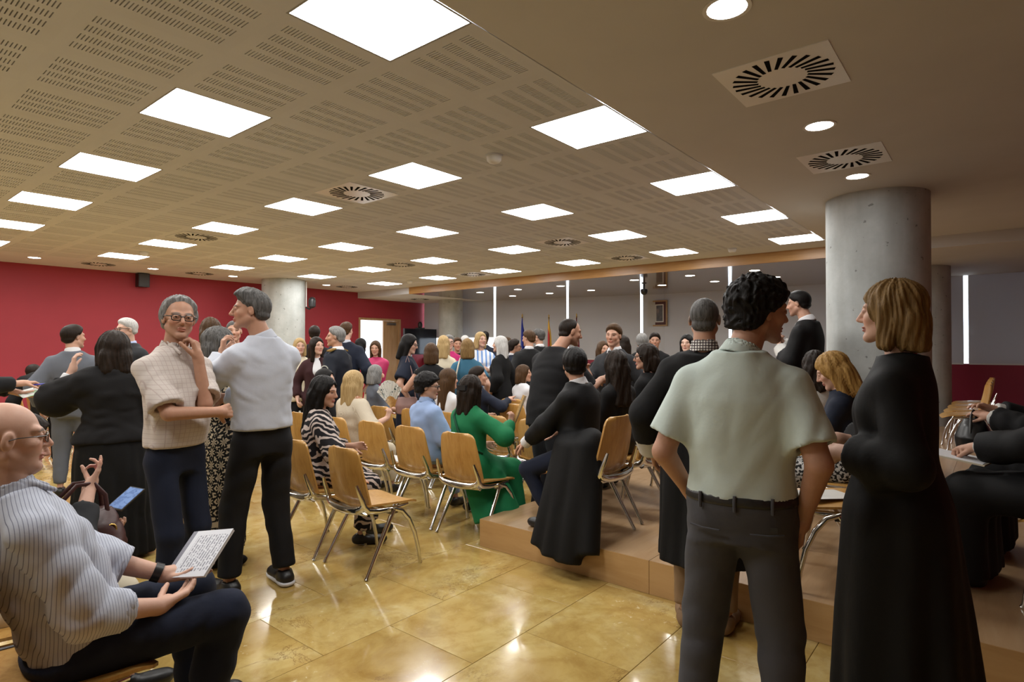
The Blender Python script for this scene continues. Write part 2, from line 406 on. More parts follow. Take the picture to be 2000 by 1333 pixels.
# walls behind the camera
struct('wall_right', MB().box((XN, YN-.2, -.01), (XB+.3, YN, CEIL+.2)), M_RED)
struct('wall_near', MB().box((XN-.2, YN-.2, -.01), (XN, YR+.2, CEIL+.2)), M_WHITE)
# concrete columns
def column(name, x, y, r, z0, z1):
    m = MB(); m.lathe([(r, z0), (r, z0+.6), (r, z0+1.2), (r, z1)], 64, (0, 0, 0))
    o = m.build(name, M_CONC, None, 40); o.location = (x, y, 0); return tag(o, kind='structure')
column('pillar_1', 7.0, .96, .455, PZ, CEIL+.01); column('pillar_2', 7.02, 12.35, .455, 0, CEIL+.01)
column('pillar_3', 11.9, 12.0, .34, 0, LOW+.01); column('pillar_4', 12.2, 1.07, .455, PZ, LOW+.01)

# ------------------------------------------------------------------ ceiling fittings
dl_r = MB().lathe([(.088, .004), (.105, 0.), (.105, -.004), (.086, -.003), (.086, .004)], 32, cap=False).mesh('trim_ring', M_WHITE, 50)
dl_d = MB().lathe([(.0855, .002), (.0855, -.001), (.05, -.002)], 32).mesh('lamp', M_DOWN, 50)
def downlight(x, y, z, lab, group):
    o = empty('downlight', (x, y, z), 0, lab, 'downlight', group); link('trim_ring', dl_r, o); link('lamp', dl_d, o)
for k, (x, y) in enumerate([(2.646, .93), (4.454, .94), (5.977, .96)]):
    downlight(x, y, CEIL-.001, ['large round downlight at the top edge above the plain plaster', 'round downlight between the two big swirl vents', 'round downlight just before the thick concrete pillar'][k], 'downlights in the plaster strip')
for k, x in enumerate((2.615, 4.42, 5.95, 8.2)):
    downlight(x, 12.49, CEIL-.001, 'small round downlight near the red wall, %s from the left' % ORD[k], 'downlights by the red wall')
for a, x in enumerate((10.7, 11.95)):
    for k, y in enumerate((9.78, 8.6, 7.4, 5.62, 4.47, 3.3)):
        downlight(x, y, LOW-.001, 'round downlight in the lacquered ceiling, %s from the left in the %s line' % (ORD[k], ('front', 'rear')[a]), 'downlights in the lacquered ceiling')
vp = MB().box((-.29, -.29, -.005), (.29, .29, 0)).mesh('vent_plate', plain('white enamel', (.80, .80, .80), .3, var=.02))
vpd = MB().box((-.29, -.29, -.005), (.29, .29, 0)).mesh('vent_plate_cream', M_CEIL)
sl_ = MB()
sl_.add([(.118, -.009, -.0066), (.255, -.013, -.0066), (.255, .013, -.0066), (.118, .009, -.0066), (.118, -.009, -.004), (.255, -.013, -.004), (.255, .013, -.004), (.118, .009, -.004)],
        [(0, 1, 2, 3), (4, 5, 6, 7), (0, 1, 5, 4), (1, 2, 6, 5), (2, 3, 7, 6), (3, 0, 4, 7)])
slm = sl_.mesh('vent_slot_shade', plain('vent slot shade', (.012, .012, .012), .95, spec=.0))  # solid near-black strips on the plate, painted as the shade inside open slots
for k, (x, y, dark, lab) in enumerate([(3.52, .93, 0, 'large swirl vent in plaster between the two nearest downlights'), (5.36, .95, 0, 'swirl vent in plaster just before the thick pillar'),
        (3.53, 4.86, 0, 'swirl vent in perforated ceiling left of the big middle lights'), (3.53, 8.46, 1, 'swirl vent in the perforated ceiling towards the left'),
        (3.55, 12.55, 1, 'swirl vent by the red wall, leftmost'), (7.03, 4.83, 0, 'swirl vent in the perforated ceiling right of centre'), (8.93, 4.83, 0, 'swirl vent close to the wooden beam on the right'),
        (7.06, 8.4, 1, 'swirl vent in the perforated ceiling at centre, far rows'), (5.3, 12.55, 1, 'swirl vent by the red wall between two downlights'), (8.75, 12.45, 1, 'swirl vent by the red wall beyond the left pillar'),
        (8.93, 8.36, 0, 'bright bluish swirl vent close to the wooden beam'), (11.1, 12.4, 1, 'swirl vent in the low soffit above the doorway')]):
    o = empty('ceiling_vent', (x, y, CEIL if x < 9.8 else LOW), 0, lab, 'vent', 'swirl vents'); link('vent_plate', vpd if dark else vp, o)
    for q in range(24):
        s_ = link('vent_slot_shade', slm, o); th = 2*math.pi*q/24
        s_.rotation_euler = (0, 0, th+.42); s_.location = (-.05*math.cos(th+.42+1.57), -.05*math.sin(th+.42+1.57), 0)
sd = MB().lathe([(.058, 0), (.06, -.012), (.056, -.04), (.042, -.056), (.012, -.06)], 24).mesh('detector_body', M_WHITE, 50)
sb = MB().lathe([(.07, 0), (.07, -.01), (.06, -.012)], 24).mesh('detector_base', M_CEIL, 50)
for x, y, lab in ((3.52, 3.07, 'smoke detector near the big middle light panels'), (9.12, 3.14, 'smoke detector near the beam on the right'), (3.56, 10.42, 'smoke detector on the far left ceiling'), (8.9, 10.29, 'smoke detector before the white soffit')):
    o = empty('smoke_detector', (x, y, CEIL), 0, lab, 'detector', 'smoke detectors'); link('detector_base', sb, o); link('detector_body', sd, o)
# ------------------------------------------------------------------ chairs
def make_chair():
    root = empty('chair', (0, 0, 0))
    # backrest: curved plywood shell, tapered with rounded top corners; sitter faces +y
    P = []; n = 32; m = 12
    for i in range(n+1):
        v = i/n; z = .425+.395*v
        wv = .205+.012*math.sin(math.pi*min(1, v*1.2))-.028*v
        if v > .84: q = (v-.84)/.16; wv = wv-.065+.065*math.sqrt(max(0, 1-q*q))
        if v < .1: q = (.1-v)/.1; wv = wv-.03+.03*math.sqrt(max(0, 1-q*q))
        yb = -.185-.085*v-.01*math.sin(v*math.pi)
        P.append([(wv*u, yb+.028*(u*u), z) for u in [-1+2*j/m for j in range(m+1)]])
    MB().grid(P, 0, (0, .012, .002)).build('backrest', M_BEECH, root, 40)
    P = []; n = 14
    for i in range(n+1):
        v = i/n; y = -.19+.44*v
        z = .438+.012*math.cos(v*math.pi)-.03*max(0, (v-.8)/.2)**2
        wv = .2+.022*math.sin(math.pi*min(1, .15+v*.8))
        if v > .86: q = (v-.86)/.14; wv = wv-.05+.05*math.sqrt(max(0, 1-q*q))
        P.append([(wv*u, y, z+.01*u*u) for u in [-1+2*j/12 for j in range(13)]])
    MB().grid(P, 0, (0, 0, -.012)).build('seat', M_BEECH, root, 40)
    fr = MB()
    for s in (-1, 1):   # prongs that hold the backrest, cast in one with the side rail
        pts = [(s*.196, -.262, .60), (s*.203, -.245, .55), (s*.208, -.225, .50), (s*.208, -.21, .455), (s*.206, -.18, .425), (s*.205, -.10, .408), (s*.205, .02, .402), (s*.19, .15, .408)]
        fr.tube(pts, [.011, .016, .018, .02, .022, .02, .018, .012], 8, flat=.75)
    pts = [(-.208, -.215, .47), (-.195, -.222, .44), (-.15, -.232, .424), (-.07, -.238, .417), (0, -.24, .415), (.07, -.238, .417), (.15, -.232, .424), (.195, -.222, .44), (.208, -.215, .47)]
    fr.tube(pts, [.013, .017, .019, .02, .02, .02, .019, .017, .013], 8, flat=1.3)
    P = [[(x, -.235+.03*q+.02*(x/.2)**2, .418-.02*math.sin(q*2)) for x in [-.2+.05*j for j in range(9)]] for q in (0, .4, .8, 1.2, 1.6, 2.)]
    fr.grid(P, 0, (0, 0, -.008))
    fr.tube([(-.21, .0, .392), (.21, .0, .392)], .014, 8)
    fr.build('frame', M_CHROME, root, 50)
    for s in (-1, 1):
        hub = (s*.222, .01, .405)
        a, c = np.array(hub), np.array((s*.245, -.22, .004))
        MB().tube([a+(c-a)*t for t in (0, .25, .5, .75, .96, 1.)], [.017, .016, .0145, .013, .012, .015], 8).build('leg', M_CHROME, root, 50)
        q = [(s*.222, .0, .41), (s*.228, .07, .385), (s*.235, .125, .32), (s*.24, .17, .22), (s*.244, .197, .11), (s*.245, .21, .02), (s*.245, .216, .004)]
        MB().tube(q, [.016, .016, .015, .014, .013, .012, .015], 8).build('leg', M_CHROME, root, 50)
        MB().cbox((s*.205, .005, .395), (.03, .028, .018)).build('hub', M_CHROME, root)
    return root
proto = make_chair(); used = [False]
def chair(x, y, lab, face=-math.pi/2, z=0., group='rows of wooden chairs'):
    o = proto if not used[0] else copy_tree(proto); used[0] = True
    o.location = (x, y, z); o.rotation_euler = (0, 0, face); tag(o, lab, 'chair', group); return o
# chairs stand in rows along Y and face +X; x of the chair centre is .27 behind the backrest top
RX = [.56, 2.56, 3.53, 4.5, 5.62]
chair(2.56, 3.335, 'empty wooden chair nearest the camera, whole in view', -math.pi/2-.04)
chair(2.54, 3.92, 'wooden chair under the sitter in the zebra print outfit')
chair(3.52, 3.24, 'wooden chair under the sitter in the green coat')
chair(3.53, 3.81, 'wooden chair under the sitter in the pale blue shirt')
chair(3.54, 4.34, 'empty wooden chair beside the sitter in the cream crochet top')
chair(3.53, 4.88, 'wooden chair under the sitter in the cream crochet top')
chair(3.54, 5.5, 'wooden chair under the sitter in black with the pale scarf')
chair(4.46, 5.38, 'empty wooden chair right behind the open hand fan')
chair(4.49, 4.87, 'wooden chair in front of the pale blue shirt, left one')
chair(4.5, 4.36, 'wooden chair under the long-haired sitter in white')
chair(4.57, 3.8, 'empty wooden chair just in front of the green coat')
chair(4.55, 3.28, 'empty wooden chair beside the platform corner')
chair(4.85, 6.35, 'wooden chair under the grey sitter behind the crochet top')
chair(5.97, 5.7, 'wooden chair under the sitter in brown beside the navy suit')
chair(5.1, 4.86, 'wooden chair under the sitter in the navy suit')
chair(5.62, 4.42, 'empty wooden chair at the centre of the fourth row')
chair(5.62, 3.9, 'empty wooden chair next to the man in the black T-shirt')
chair(6.15, 4.86, 'wooden chair under the sitter in the white blouse')
chair(4.64, 6.95, 'wooden chair under the beige sitter behind the crochet top')
chair(7.3, 9.2, 'empty wooden chair in front of the pink blouse')
chair(7.3, 8.6, 'empty wooden chair right of the pink blouse')
chair(8.4, 9.6, 'empty wooden chair beside the open doorway')
chair(6.4, 7.4, 'empty wooden chair left of the two women in black')
chair(2.44, 10.0, 'wooden chair by the red wall, right of three'); chair(2.44, 10.72, 'wooden chair by the red wall, middle of three'); chair(2.44, 11.45, 'wooden chair by the red wall, left of three')
chair(.56, 2.37, 'wooden chair under the bald man with the booklet')
chair(.56, 2.92, 'wooden chair under the sitter with the maroon handbag')
chair(.50, 1.83, 'wooden chair cut off by the lower left edge of the picture')
PG = 'wooden chairs on the platform'
chair(3.52, 2.2, 'wooden chair at the platform edge under the robed sitter', 0, PZ, PG)
chair(4.16, 2.22, 'second wooden chair on the platform behind the robed sitter', 0, PZ, PG)
chair(4.82, 2.28, 'third wooden chair on the platform behind the robed sitter', 0, PZ, PG)
chair(3.66, .72, 'wooden chair on the platform with white paper on its seat', math.pi*.12, PZ, PG)
chair(4.24, .68, 'wooden chair under the blonde sitter on the platform', -.31, PZ, PG)
chair(5.15, 1.12, 'wooden chair under the dark-haired sitter in lace on the platform', -1.145, PZ, PG)
chair(4.03, -.34, 'wooden chair under the robed sitter at the right edge', -.21, PZ, PG)
chair(4.75, -.42, 'wooden chair under the sitter holding the black purse', -.14, PZ, PG)
for k in range(4):
    a_ = at(1884+5*k, 680, 7.5+.55*k); chair(a_[0], a_[1], 'wooden chair seen edge-on before the crimson parapet, %s in line' % ORD[k], math.atan2(a_[1], a_[0])+math.radians(8), PZ, 'edge-on chairs by the parapet')

# ------------------------------------------------------------------ fittings on the walls
def at_box(name, lab, cat, loc, rz=0): return empty(name, loc, rz, lab, cat)
p0 = onY(264, 538, YR); p1 = onY(285, 563, YR)
o = at_box('loudspeaker', 'black loudspeaker hung high on the red wall', 'loudspeaker', ((p0[0]+p1[0])/2, YR, p1[2]), math.pi)
MB().cbox((0, .11, .14), (.1, .09, .135)).build('cabinet', M_BLACK, o); MB().cbox((0, .202, .14), (.085, .003, .12)).build('grille', M_DGREY, o); MB().box((-.03, 0, .1), (.03, .03, .2)).build('bracket', M_STEEL, o)
# camera on the left pillar with a conduit
o = at_box('security_camera', 'black swivel camera mounted on the left concrete pillar', 'camera', np.array([7.02+.84*.478, 12.35-.54*.478, 2.35]))
a = pix(o.location)
MB().tube([(.0, .0, .04), (.02, -.1, .0), (.05, -.15, .05)], .022).build('arm', M_BLACK, o, 50)
MB().lathe([(.03, 0), (.075, .02), (.08, .16), (.06, .22), (.01, .24)], 20, (.05, -.16, .03)).build('head', M_BLACK, o, 50)
MB().lathe([(.035, 0), (.03, -.01), (.005, -.015)], 16, (.05, -.16, .03)).build('lens', M_DGREY, o, 50)
MB().tube([(0, 0, .04), (0, 0, .62)], .014).build('conduit', M_WHITE, o, 50)
# dome camera under the lacquered ceiling
q = onz(1258, 566, LOW-.1)
o = at_box('dome_camera', 'small dark dome camera under the lacquered ceiling', 'camera', (onz(1258, 572, LOW-.2)[0], onz(1258, 572, LOW-.2)[1], LOW))
MB().lathe([(.02, 0), (.02, -.12), (.07, -.13), (.075, -.17), (.06, -.22), (.03, -.245), (.004, -.25)], 20).build('dome', M_BLACK, o, 50)
MB().lathe([(.05, 0), (.05, -.012), (.02, -.014)], 20).build('mount', M_DGREY, o, 50)
# framed portrait
pc = onX(1285, 612.5, XB-.03)
o = at_box('framed_portrait', 'framed portrait in gold and dark wood on the rear blind wall', 'picture', pc, -math.pi/2)
HW, HH = .265, .325
M_GOLD = plain('gilt wood', (.36, .22, .08), .35); M_MAH = plain('mahogany mat', (.07, .012, .012), .5)
def ring(w0, h0, w1, h1, y0, y1):
    m = MB()
    for lo, hi in (((-w0, h1), (w0, h0)), ((-w0, -h0), (w0, -h1)), ((-w0, -h1), (-w1, h1)), ((w1, -h1), (w0, h1))): m.box((lo[0], y0, lo[1]), (hi[0], y1, hi[1]))
    return m
ring(HW, HH, HW-.035, HH-.035, -.04, 0).build('frame', M_GOLD, o); ring(HW-.035, HH-.035, HW-.1, HH-.1, -.025, 0).build('mat', M_MAH, o)
ring(HW-.1, HH-.1, HW-.125, HH-.125, -.022, 0).build('inner_mat', M_WHITE, o)
t = NT('portrait print'); xx = t.xyz(); e = t.math('ADD', t.math('POWER', t.math('MULTIPLY', xx[0], 14.), 2.), t.math('POWER', t.math('MULTIPLY', t.math('ADD', xx[2], -.06), 10.), 2.))
t.bs(Base_Color=t.mix(t.ramp(e, [(.15, .6), (.5, 0.)]), t.ramp(t.noise(9, 3), [(.35, (.02, .02, .022)), (.7, (.10, .09, .09))]), (.22, .16, .13)), Roughness=.3)
MB().box((-HW+.125, -.018, -HH+.125), (HW-.125, -.012, HH-.125)).build('print', t.m, o)
# screen on a stand in front of the red wall
a0 = onY(791, 642, 12.9); a1 = onY(853, 642, 12.9); zt = 2.03
o = at_box('television', 'large dark television on a stand beside the doorway', 'television', ((a0[0]+a1[0])/2, 12.95, 0))
w2 = (a1[0]-a0[0])/2
MB().box((-w2, -.04, zt-.74), (w2, .03, zt)).build('casing', M_BLACK, o)
t = NT('dark screen'); t.bs(Base_Color=(.008, .009, .014), Roughness=.12); M_SCREEN = t.m
MB().box((-w2+.02, -.043, zt-.72), (w2-.02, -.039, zt-.02)).build('screen', M_SCREEN, o)
MB().tube([(-.3, .05, .08), (-.3, .05, zt-.3)], .025).tube([(.3, .05, .08), (.3, .05, zt-.3)], .025).box((-.55, -.2, .02), (.55, .3, .07)).box((-.4, -.2, .72), (.4, .2, .75)).build('stand', M_STEEL, o, 50)
o = at_box('video_camera', 'small black camera unit on top of the television', 'camera', ((a0[0]+a1[0])/2-.02, 12.93, zt)); MB().box((-.13, -.06, 0), (.13, .06, .03)).build('base', M_BLACK, o)
MB().lathe([(.05, 0), (.07, .05), (.06, .13), (.03, .17), (.004, .18)], 16, (0, 0, .03)).build('head', M_BLACK, o, 50)
# flags
def flag(px_, py_, X, lab, mat, fin):
    p = onX(px_, py_, X); o = at_box('flag', lab, 'flag', (p[0], p[1], 0)); zt = p[2]
    MB().tube([(0, 0, 0), (0, 0, zt-.12)], .014).build('pole', plain('dark wood pole', (.08, .035, .015), .4), o, 50)
    MB().lathe([(.012, -.12), (.03, -.1), (.012, -.08), (.022, -.05), (.004, 0)], 12, (0, 0, zt)).build('finial', plain('brass', (.55, .38, .12), .3, 1.), o, 50)
    MB().lathe([(.17, 0), (.16, .03), (.04, .05), (.03, .12)], 24).build('base', M_STEEL, o, 50)
    P = []
    for i in range(15):
        v = i/14; z = zt-.22-1.25*v; ww = .10+.26*v**.7
        P.append([(.015+ww*u*.55-.02, -.02+.05*v**.5*math.sin(u*9+v*1.5), z-.25*u*(1-v)) for u in [-.45+j/14 for j in range(15)]])
    MB().grid(P, 0, (0, .004, 0)).build('cloth', mat, o, 180)
M_EU = cloth('blue flag silk', (.02, .035, .30), .5)
tt = NT('red and yellow flag silk'); zc = tt.xyz()[2]; xc = tt.xyz()[0]
band = tt.math('ADD', tt.math('MULTIPLY', xc, 2.2), tt.math('MULTIPLY', zc, .25))
tt.bs(Base_Color=tt.mix(tt.ramp(tt.math('FRACT', tt.math('ADD', band, .05)), [(.42, 0.), (.45, 1.), (.70, 1.), (.73, 0.)]), (.45, .012, .012), (.75, .42, .03)), Roughness=.5)
flag(1020, 613, 12.3, 'blue flag with gold stars hanging on its pole', M_EU, 0)
for k, (u, z) in enumerate([(0, 1.75), (.05, 1.66), (-.04, 1.6), (.02, 1.52), (.07, 1.45)]):
    pass
flag(1072, 614, 12.6, 'red and yellow striped flag hanging on its pole', tt.m, 0)
flag(1126, 612, 12.8, 'dark red flag hanging behind the man in the black T-shirt', cloth('crimson flag silk', (.22, .01, .03), .5), 0)
# ------------------------------------------------------------------ figures: distance fields turned into smooth meshes
f32 = np.float32
def V(*a): return np.array(a, float)
def nrm(v): return v/(np.linalg.norm(v)+1e-12)
def rotm(yaw=0, pitch=0, roll=0):
    """yaw>0 turns right (clockwise from above), pitch>0 looks up, roll>0 tilts to the right; degrees; +y is forward"""
    y, p, r = -math.radians(yaw), math.radians(pitch), math.radians(roll)
    Rz = np.array([[math.cos(y), -math.sin(y), 0], [math.sin(y), math.cos(y), 0], [0, 0, 1]])
    Rx = np.array([[1, 0, 0], [0, math.cos(p), -math.sin(p)], [0, math.sin(p), math.cos(p)]])
    Ry = np.array([[math.cos(r), 0, math.sin(r)], [0, 1, 0], [-math.sin(r), 0, math.cos(r)]])
    return Rz@Rx@Ry
class Field:
    def __init__(s): s.p = []; s.post = []
    def add(s, lo, hi, fn, k, res, op='u'): s.p.append((np.array(lo, float), np.array(hi, float), fn, k, res, op)); return s
    def ell(s, c, r, R=None, k=.02, res=.01, op='u'):
        c = np.array(c, float); r = np.array(r, float); R = np.eye(3) if R is None else R
        e = np.sqrt(((R*r[None, :])**2).sum(1)); mr = r.min()
        def fn(X, Y, Z):
            x, y, z = X-f32(c[0]), Y-f32(c[1]), Z-f32(c[2])
            q = [(x*f32(R[0, i])+y*f32(R[1, i])+z*f32(R[2, i]))/f32(r[i]) for i in range(3)]
            l = np.sqrt(q[0]*q[0]+q[1]*q[1]+q[2]*q[2])
            l2 = np.sqrt((q[0]/f32(r[0]))**2+(q[1]/f32(r[1]))**2+(q[2]/f32(r[2]))**2)+f32(1e-6)
            return l*(l-1)/l2
        return s.add(c-e, c+e, fn, k, res, op)
    def cone(s, a, b, ra, rb, k=.02, res=.01, op='u', flat=(0, 0)):
        a = np.array(a, float); b = np.array(b, float); L = np.linalg.norm(b-a)+1e-9; u = (b-a)/L; m = max(ra, rb)
        def fn(X, Y, Z):
            x, y, z = X-f32(a[0]), Y-f32(a[1]), Z-f32(a[2])
            t = x*f32(u[0])+y*f32(u[1])+z*f32(u[2]); tc = np.clip(t, 0, f32(L))
            d = np.sqrt((x-tc*f32(u[0]))**2+(y-tc*f32(u[1]))**2+(z-tc*f32(u[2]))**2)-(f32(ra)+f32((rb-ra)/L)*tc)
            if flat[0]: d = np.maximum(d, -t)
            if flat[1]: d = np.maximum(d, t-f32(L))
            return d
        return s.add(np.minimum(a, b)-m, np.maximum(a, b)+m, fn, k, res, op)
    def loft(s, st, R, k=.02, res=.01, op='u', pleat=None, ex=2.2, cap=True):
        """st: list of (s, hw, hd, offx, offy); R columns = right, forward, axis(up); origin o in st[0]"""
        o, rows = st; rows = np.array(rows, float); S, W, D_, OX, OY = rows.T
        R = np.array(R); pts = []
        for i in range(len(S)):
            for sx in (-1, 1):
                for sy in (-1, 1):
                    pts.append(o+R@V(OX[i]+sx*W[i]*1.15, OY[i]+sy*D_[i]*1.15, S[i]))
        pts = np.array(pts)
        tt = np.linspace(S[0], S[-1], 64); sm = [np.interp(tt, S, q) for q in (W, D_, OX, OY)]
        ker = np.array([1, 2, 3, 2, 1.])/9
        sm = [np.convolve(np.pad(q, 2, mode='edge'), ker, 'valid') for q in sm]
        def fn(X, Y, Z):
            x, y, z = X-f32(o[0]), Y-f32(o[1]), Z-f32(o[2])
            q = [x*f32(R[0, i])+y*f32(R[1, i])+z*f32(R[2, i]) for i in range(3)]
            t = q[2]; w, d_, ox, oy = [np.interp(t, tt, a).astype(f32) for a in sm]
            qx, qy = q[0]-ox, q[1]-oy
            if pleat is not None:
                nP, amp, s0, s1, ph = pleat
                th = np.arctan2(qx, qy); f = np.clip((t-f32(s0))/f32(s1-s0), 0, 1)*f32(amp)
                g = 1+f*(np.cos(th*nP+ph+1.3*np.sin(th*2+ph)+2*np.sin(t*2.1))*.7+.3*np.cos(th*(nP*2-3)+2*ph+t*3))
                w = w*g; d_ = d_*g
            e = f32(ex)
            l = ((np.abs(qx)/w)**e+(np.abs(qy)/d_)**e)**f32(1/ex)
            d = (l-1)*np.minimum(w, d_)
            if cap: d = np.maximum(d, np.maximum(f32(S[0])-t, t-f32(S[-1])))
            return d
        return s.add(pts.min(0), pts.max(0), fn, k, res, op)
    def cut(s, p, n, k=.0, lo=None, hi=None):
        """remove everything on the +n side of p (inside box lo..hi)"""
        p = np.array(p, float); n = nrm(np.array(n, float))
        def fn(X, Y, Z): return (p[0]-X)*f32(n[0])+(p[1]-Y)*f32(n[1])+(p[2]-Z)*f32(n[2])
        return s.add(V(-9, -9, -9) if lo is None else lo, V(9, 9, 9) if hi is None else hi, fn, k, None, 's')
    def mesh(s, name, mats, parent, col=None, pad=.02, bounds=None, coarse=None):
        us = [q for q in s.p if q[5] == 'u']
        lo = np.min([q[0] for q in us], 0)-pad; hi = np.max([q[1] for q in us], 0)+pad
        if bounds is not None: lo = np.maximum(lo, bounds[0]); hi = np.minimum(hi, bounds[1])
        ax = []
        for a in range(3):
            xs_ = [lo[a]]; iv = [(q[0][a]-.012, q[1][a]+.012, q[4]) for q in s.p if q[4]]
            while xs_[-1] < hi[a]:
                c_ = xs_[-1]; h_ = min([r for l, h2, r in iv if l <= c_+.4*r <= h2] or [.03]); xs_.append(c_+h_)
            ax.append(np.array(xs_, f32))
        D = np.full([len(a) for a in ax], .06, f32)
        for (l, h_, fn, k, res, op) in s.p:
            m = k+.03; ii = []
            for a in range(3):
                i0 = max(0, np.searchsorted(ax[a], l[a]-m)-1); i1 = min(len(ax[a]), np.searchsorted(ax[a], h_[a]+m)+1); ii.append(slice(i0, i1))
            if any(q.stop <= q.start for q in ii): continue
            X, Y, Z = ax[0][ii[0]][:, None, None], ax[1][ii[1]][None, :, None], ax[2][ii[2]][None, None, :]
            d = np.asarray(fn(X, Y, Z), f32); sub = D[ii[0], ii[1], ii[2]]
            if op == 'u':
                if k > 0: hh = np.clip(k-np.abs(sub-d), 0, k); r = np.minimum(sub, d)-hh*hh*f32(.25/k)
                else: r = np.minimum(sub, d)
            else:
                d = -d
                if k > 0: hh = np.clip(k-np.abs(sub-d), 0, k); r = np.maximum(sub, d)+hh*hh*f32(.25/k)
                else: r = np.maximum(sub, d)
            D[ii[0], ii[1], ii[2]] = r
        for fn, w_ in s.post:
            idx = np.nonzero(np.abs(D) < w_)
            if len(idx[0]): D[idx] += fn(ax[0][idx[0]], ax[1][idx[1]], ax[2][idx[2]]).astype(f32)
        D[[0, -1]] = np.maximum(D[[0, -1]], .01); D[:, [0, -1]] = np.maximum(D[:, [0, -1]], .01); D[:, :, [0, -1]] = np.maximum(D[:, :, [0, -1]], .01)
        ins = D < 0
        cnt = np.zeros([n-1 for n in D.shape], np.int8)
        for a in (0, 1):
            for b in (0, 1):
                for c_ in (0, 1): cnt += ins[a:ins.shape[0]-1+a, b:ins.shape[1]-1+b, c_:ins.shape[2]-1+c_]
        I, J, K = np.nonzero((cnt > 0) & (cnt < 8)); n = len(I)
        if n == 0: return None
        vid = np.full(cnt.shape, -1, np.int32); vid[I, J, K] = np.arange(n)
        acc = np.zeros((n, 3)); wsum = np.zeros(n)
        vals = {}
        for a in (0, 1):
            for b in (0, 1):
                for c_ in (0, 1): vals[a, b, c_] = D[I+a, J+b, K+c_]
        cr = [(ax[0][I], ax[0][I+1]), (ax[1][J], ax[1][J+1]), (ax[2][K], ax[2][K+1])]
        for e in range(3):
            o1, o2 = [q for q in range(3) if q != e]
            for u in (0, 1):
                for v in (0, 1):
                    k0 = [0, 0, 0]; k0[o1] = u; k0[o2] = v; k1 = list(k0); k1[e] = 1
                    d0, d1 = vals[tuple(k0)], vals[tuple(k1)]; m = (d0 < 0) != (d1 < 0)
                    t_ = np.where(m, d0/(d0-d1+1e-12), 0)
                    q = np.zeros((n, 3)); q[:, e] = cr[e][0]+(cr[e][1]-cr[e][0])*t_; q[:, o1] = cr[o1][u]; q[:, o2] = cr[o2][v]
                    acc += q*m[:, None]; wsum += m
        pos = (acc/wsum[:, None]).astype(f32)
        fs = []
        for e in range(3):
            sl0 = [slice(None)]*3; sl1 = [slice(None)]*3; sl0[e] = slice(0, -1); sl1[e] = slice(1, None)
            A, B = ins[tuple(sl0)], ins[tuple(sl1)]; E_ = np.nonzero(A != B)
            o1, o2 = [(1, 2), (2, 0), (0, 1)][e]
            ok = (E_[o1] > 0) & (E_[o2] > 0) & (E_[o1] < D.shape[o1]-1) & (E_[o2] < D.shape[o2]-1); E_ = [q[ok] for q in E_]
            flip = A[tuple(E_)]
            qs = []
            for du, dv in ((-1, -1), (0, -1), (0, 0), (-1, 0)):
                c_ = list(E_); c_[o1] = E_[o1]+du; c_[o2] = E_[o2]+dv; qs.append(vid[tuple(c_)])
            q = np.stack(qs, 1); q[~flip] = q[~flip][:, ::-1]; fs.append(q)
        fs = np.concatenate(fs); fs = fs[(fs >= 0).all(1)]
        if coarse is not None:   # hidden under clothes: merge vertices cell by cell
            mk, cell = coarse(pos), .045
            key = np.floor((pos-lo)/cell).astype(np.int64); cid = key[:, 0]*1000003+key[:, 1]*1009+key[:, 2]
            cid = np.where(mk, cid, -1-np.arange(n)); uq, inv = np.unique(cid, return_inverse=True); inv = inv.ravel()
            cw = np.bincount(inv).astype(float); pos = np.stack([np.bincount(inv, pos[:, a])/cw for a in range(3)], 1).astype(f32); n = len(uq)
            fs = inv[fs]; allok = (fs[:, 0] != fs[:, 1]) & (fs[:, 1] != fs[:, 2]) & (fs[:, 2] != fs[:, 3]) & (fs[:, 3] != fs[:, 0]) & (fs[:, 0] != fs[:, 2]) & (fs[:, 1] != fs[:, 3])
            quads = fs[allok]; rest = fs[~allok]; tris = np.concatenate([rest[:, [0, 1, 2]], rest[:, [0, 2, 3]]])
            tris = tris[(tris[:, 0] != tris[:, 1]) & (tris[:, 1] != tris[:, 2]) & (tris[:, 0] != tris[:, 2])]
            if len(tris): tris = tris[np.unique(np.sort(tris, 1), axis=0, return_index=True)[1]]
            loops = np.concatenate([quads.ravel(), tris.ravel()]).astype(np.int32); starts = np.concatenate([np.arange(len(quads))*4, len(quads)*4+np.arange(len(tris))*3]).astype(np.int32)
        else: loops = fs.ravel().astype(np.int32); starts = np.arange(0, fs.size, 4, dtype=np.int32)
        me = bpy.data.meshes.new(name)
        me.vertices.add(n); me.vertices.foreach_set('co', pos.ravel())
        me.loops.add(len(loops)); me.loops.foreach_set('vertex_index', loops)
        me.polygons.add(len(starts)); me.polygons.foreach_set('loop_start', starts); me.polygons.foreach_set('use_smooth', np.ones(len(starts), bool))
        me.update(calc_edges=True); me.validate()
        for m in (mats if isinstance(mats, (list, tuple)) else [mats]): me.materials.append(m)
        if col is not None:
            at_ = me.color_attributes.new('tone', 'FLOAT_COLOR', 'POINT'); cc = np.ones((n, 4), f32); cc[:, :3] = col(pos.astype(float)); at_.data.foreach_set('color', cc.ravel())
        global NTRI; NTRI += len(loops)-2*len(starts)
        return link(name, me, parent)
NTRI = 0
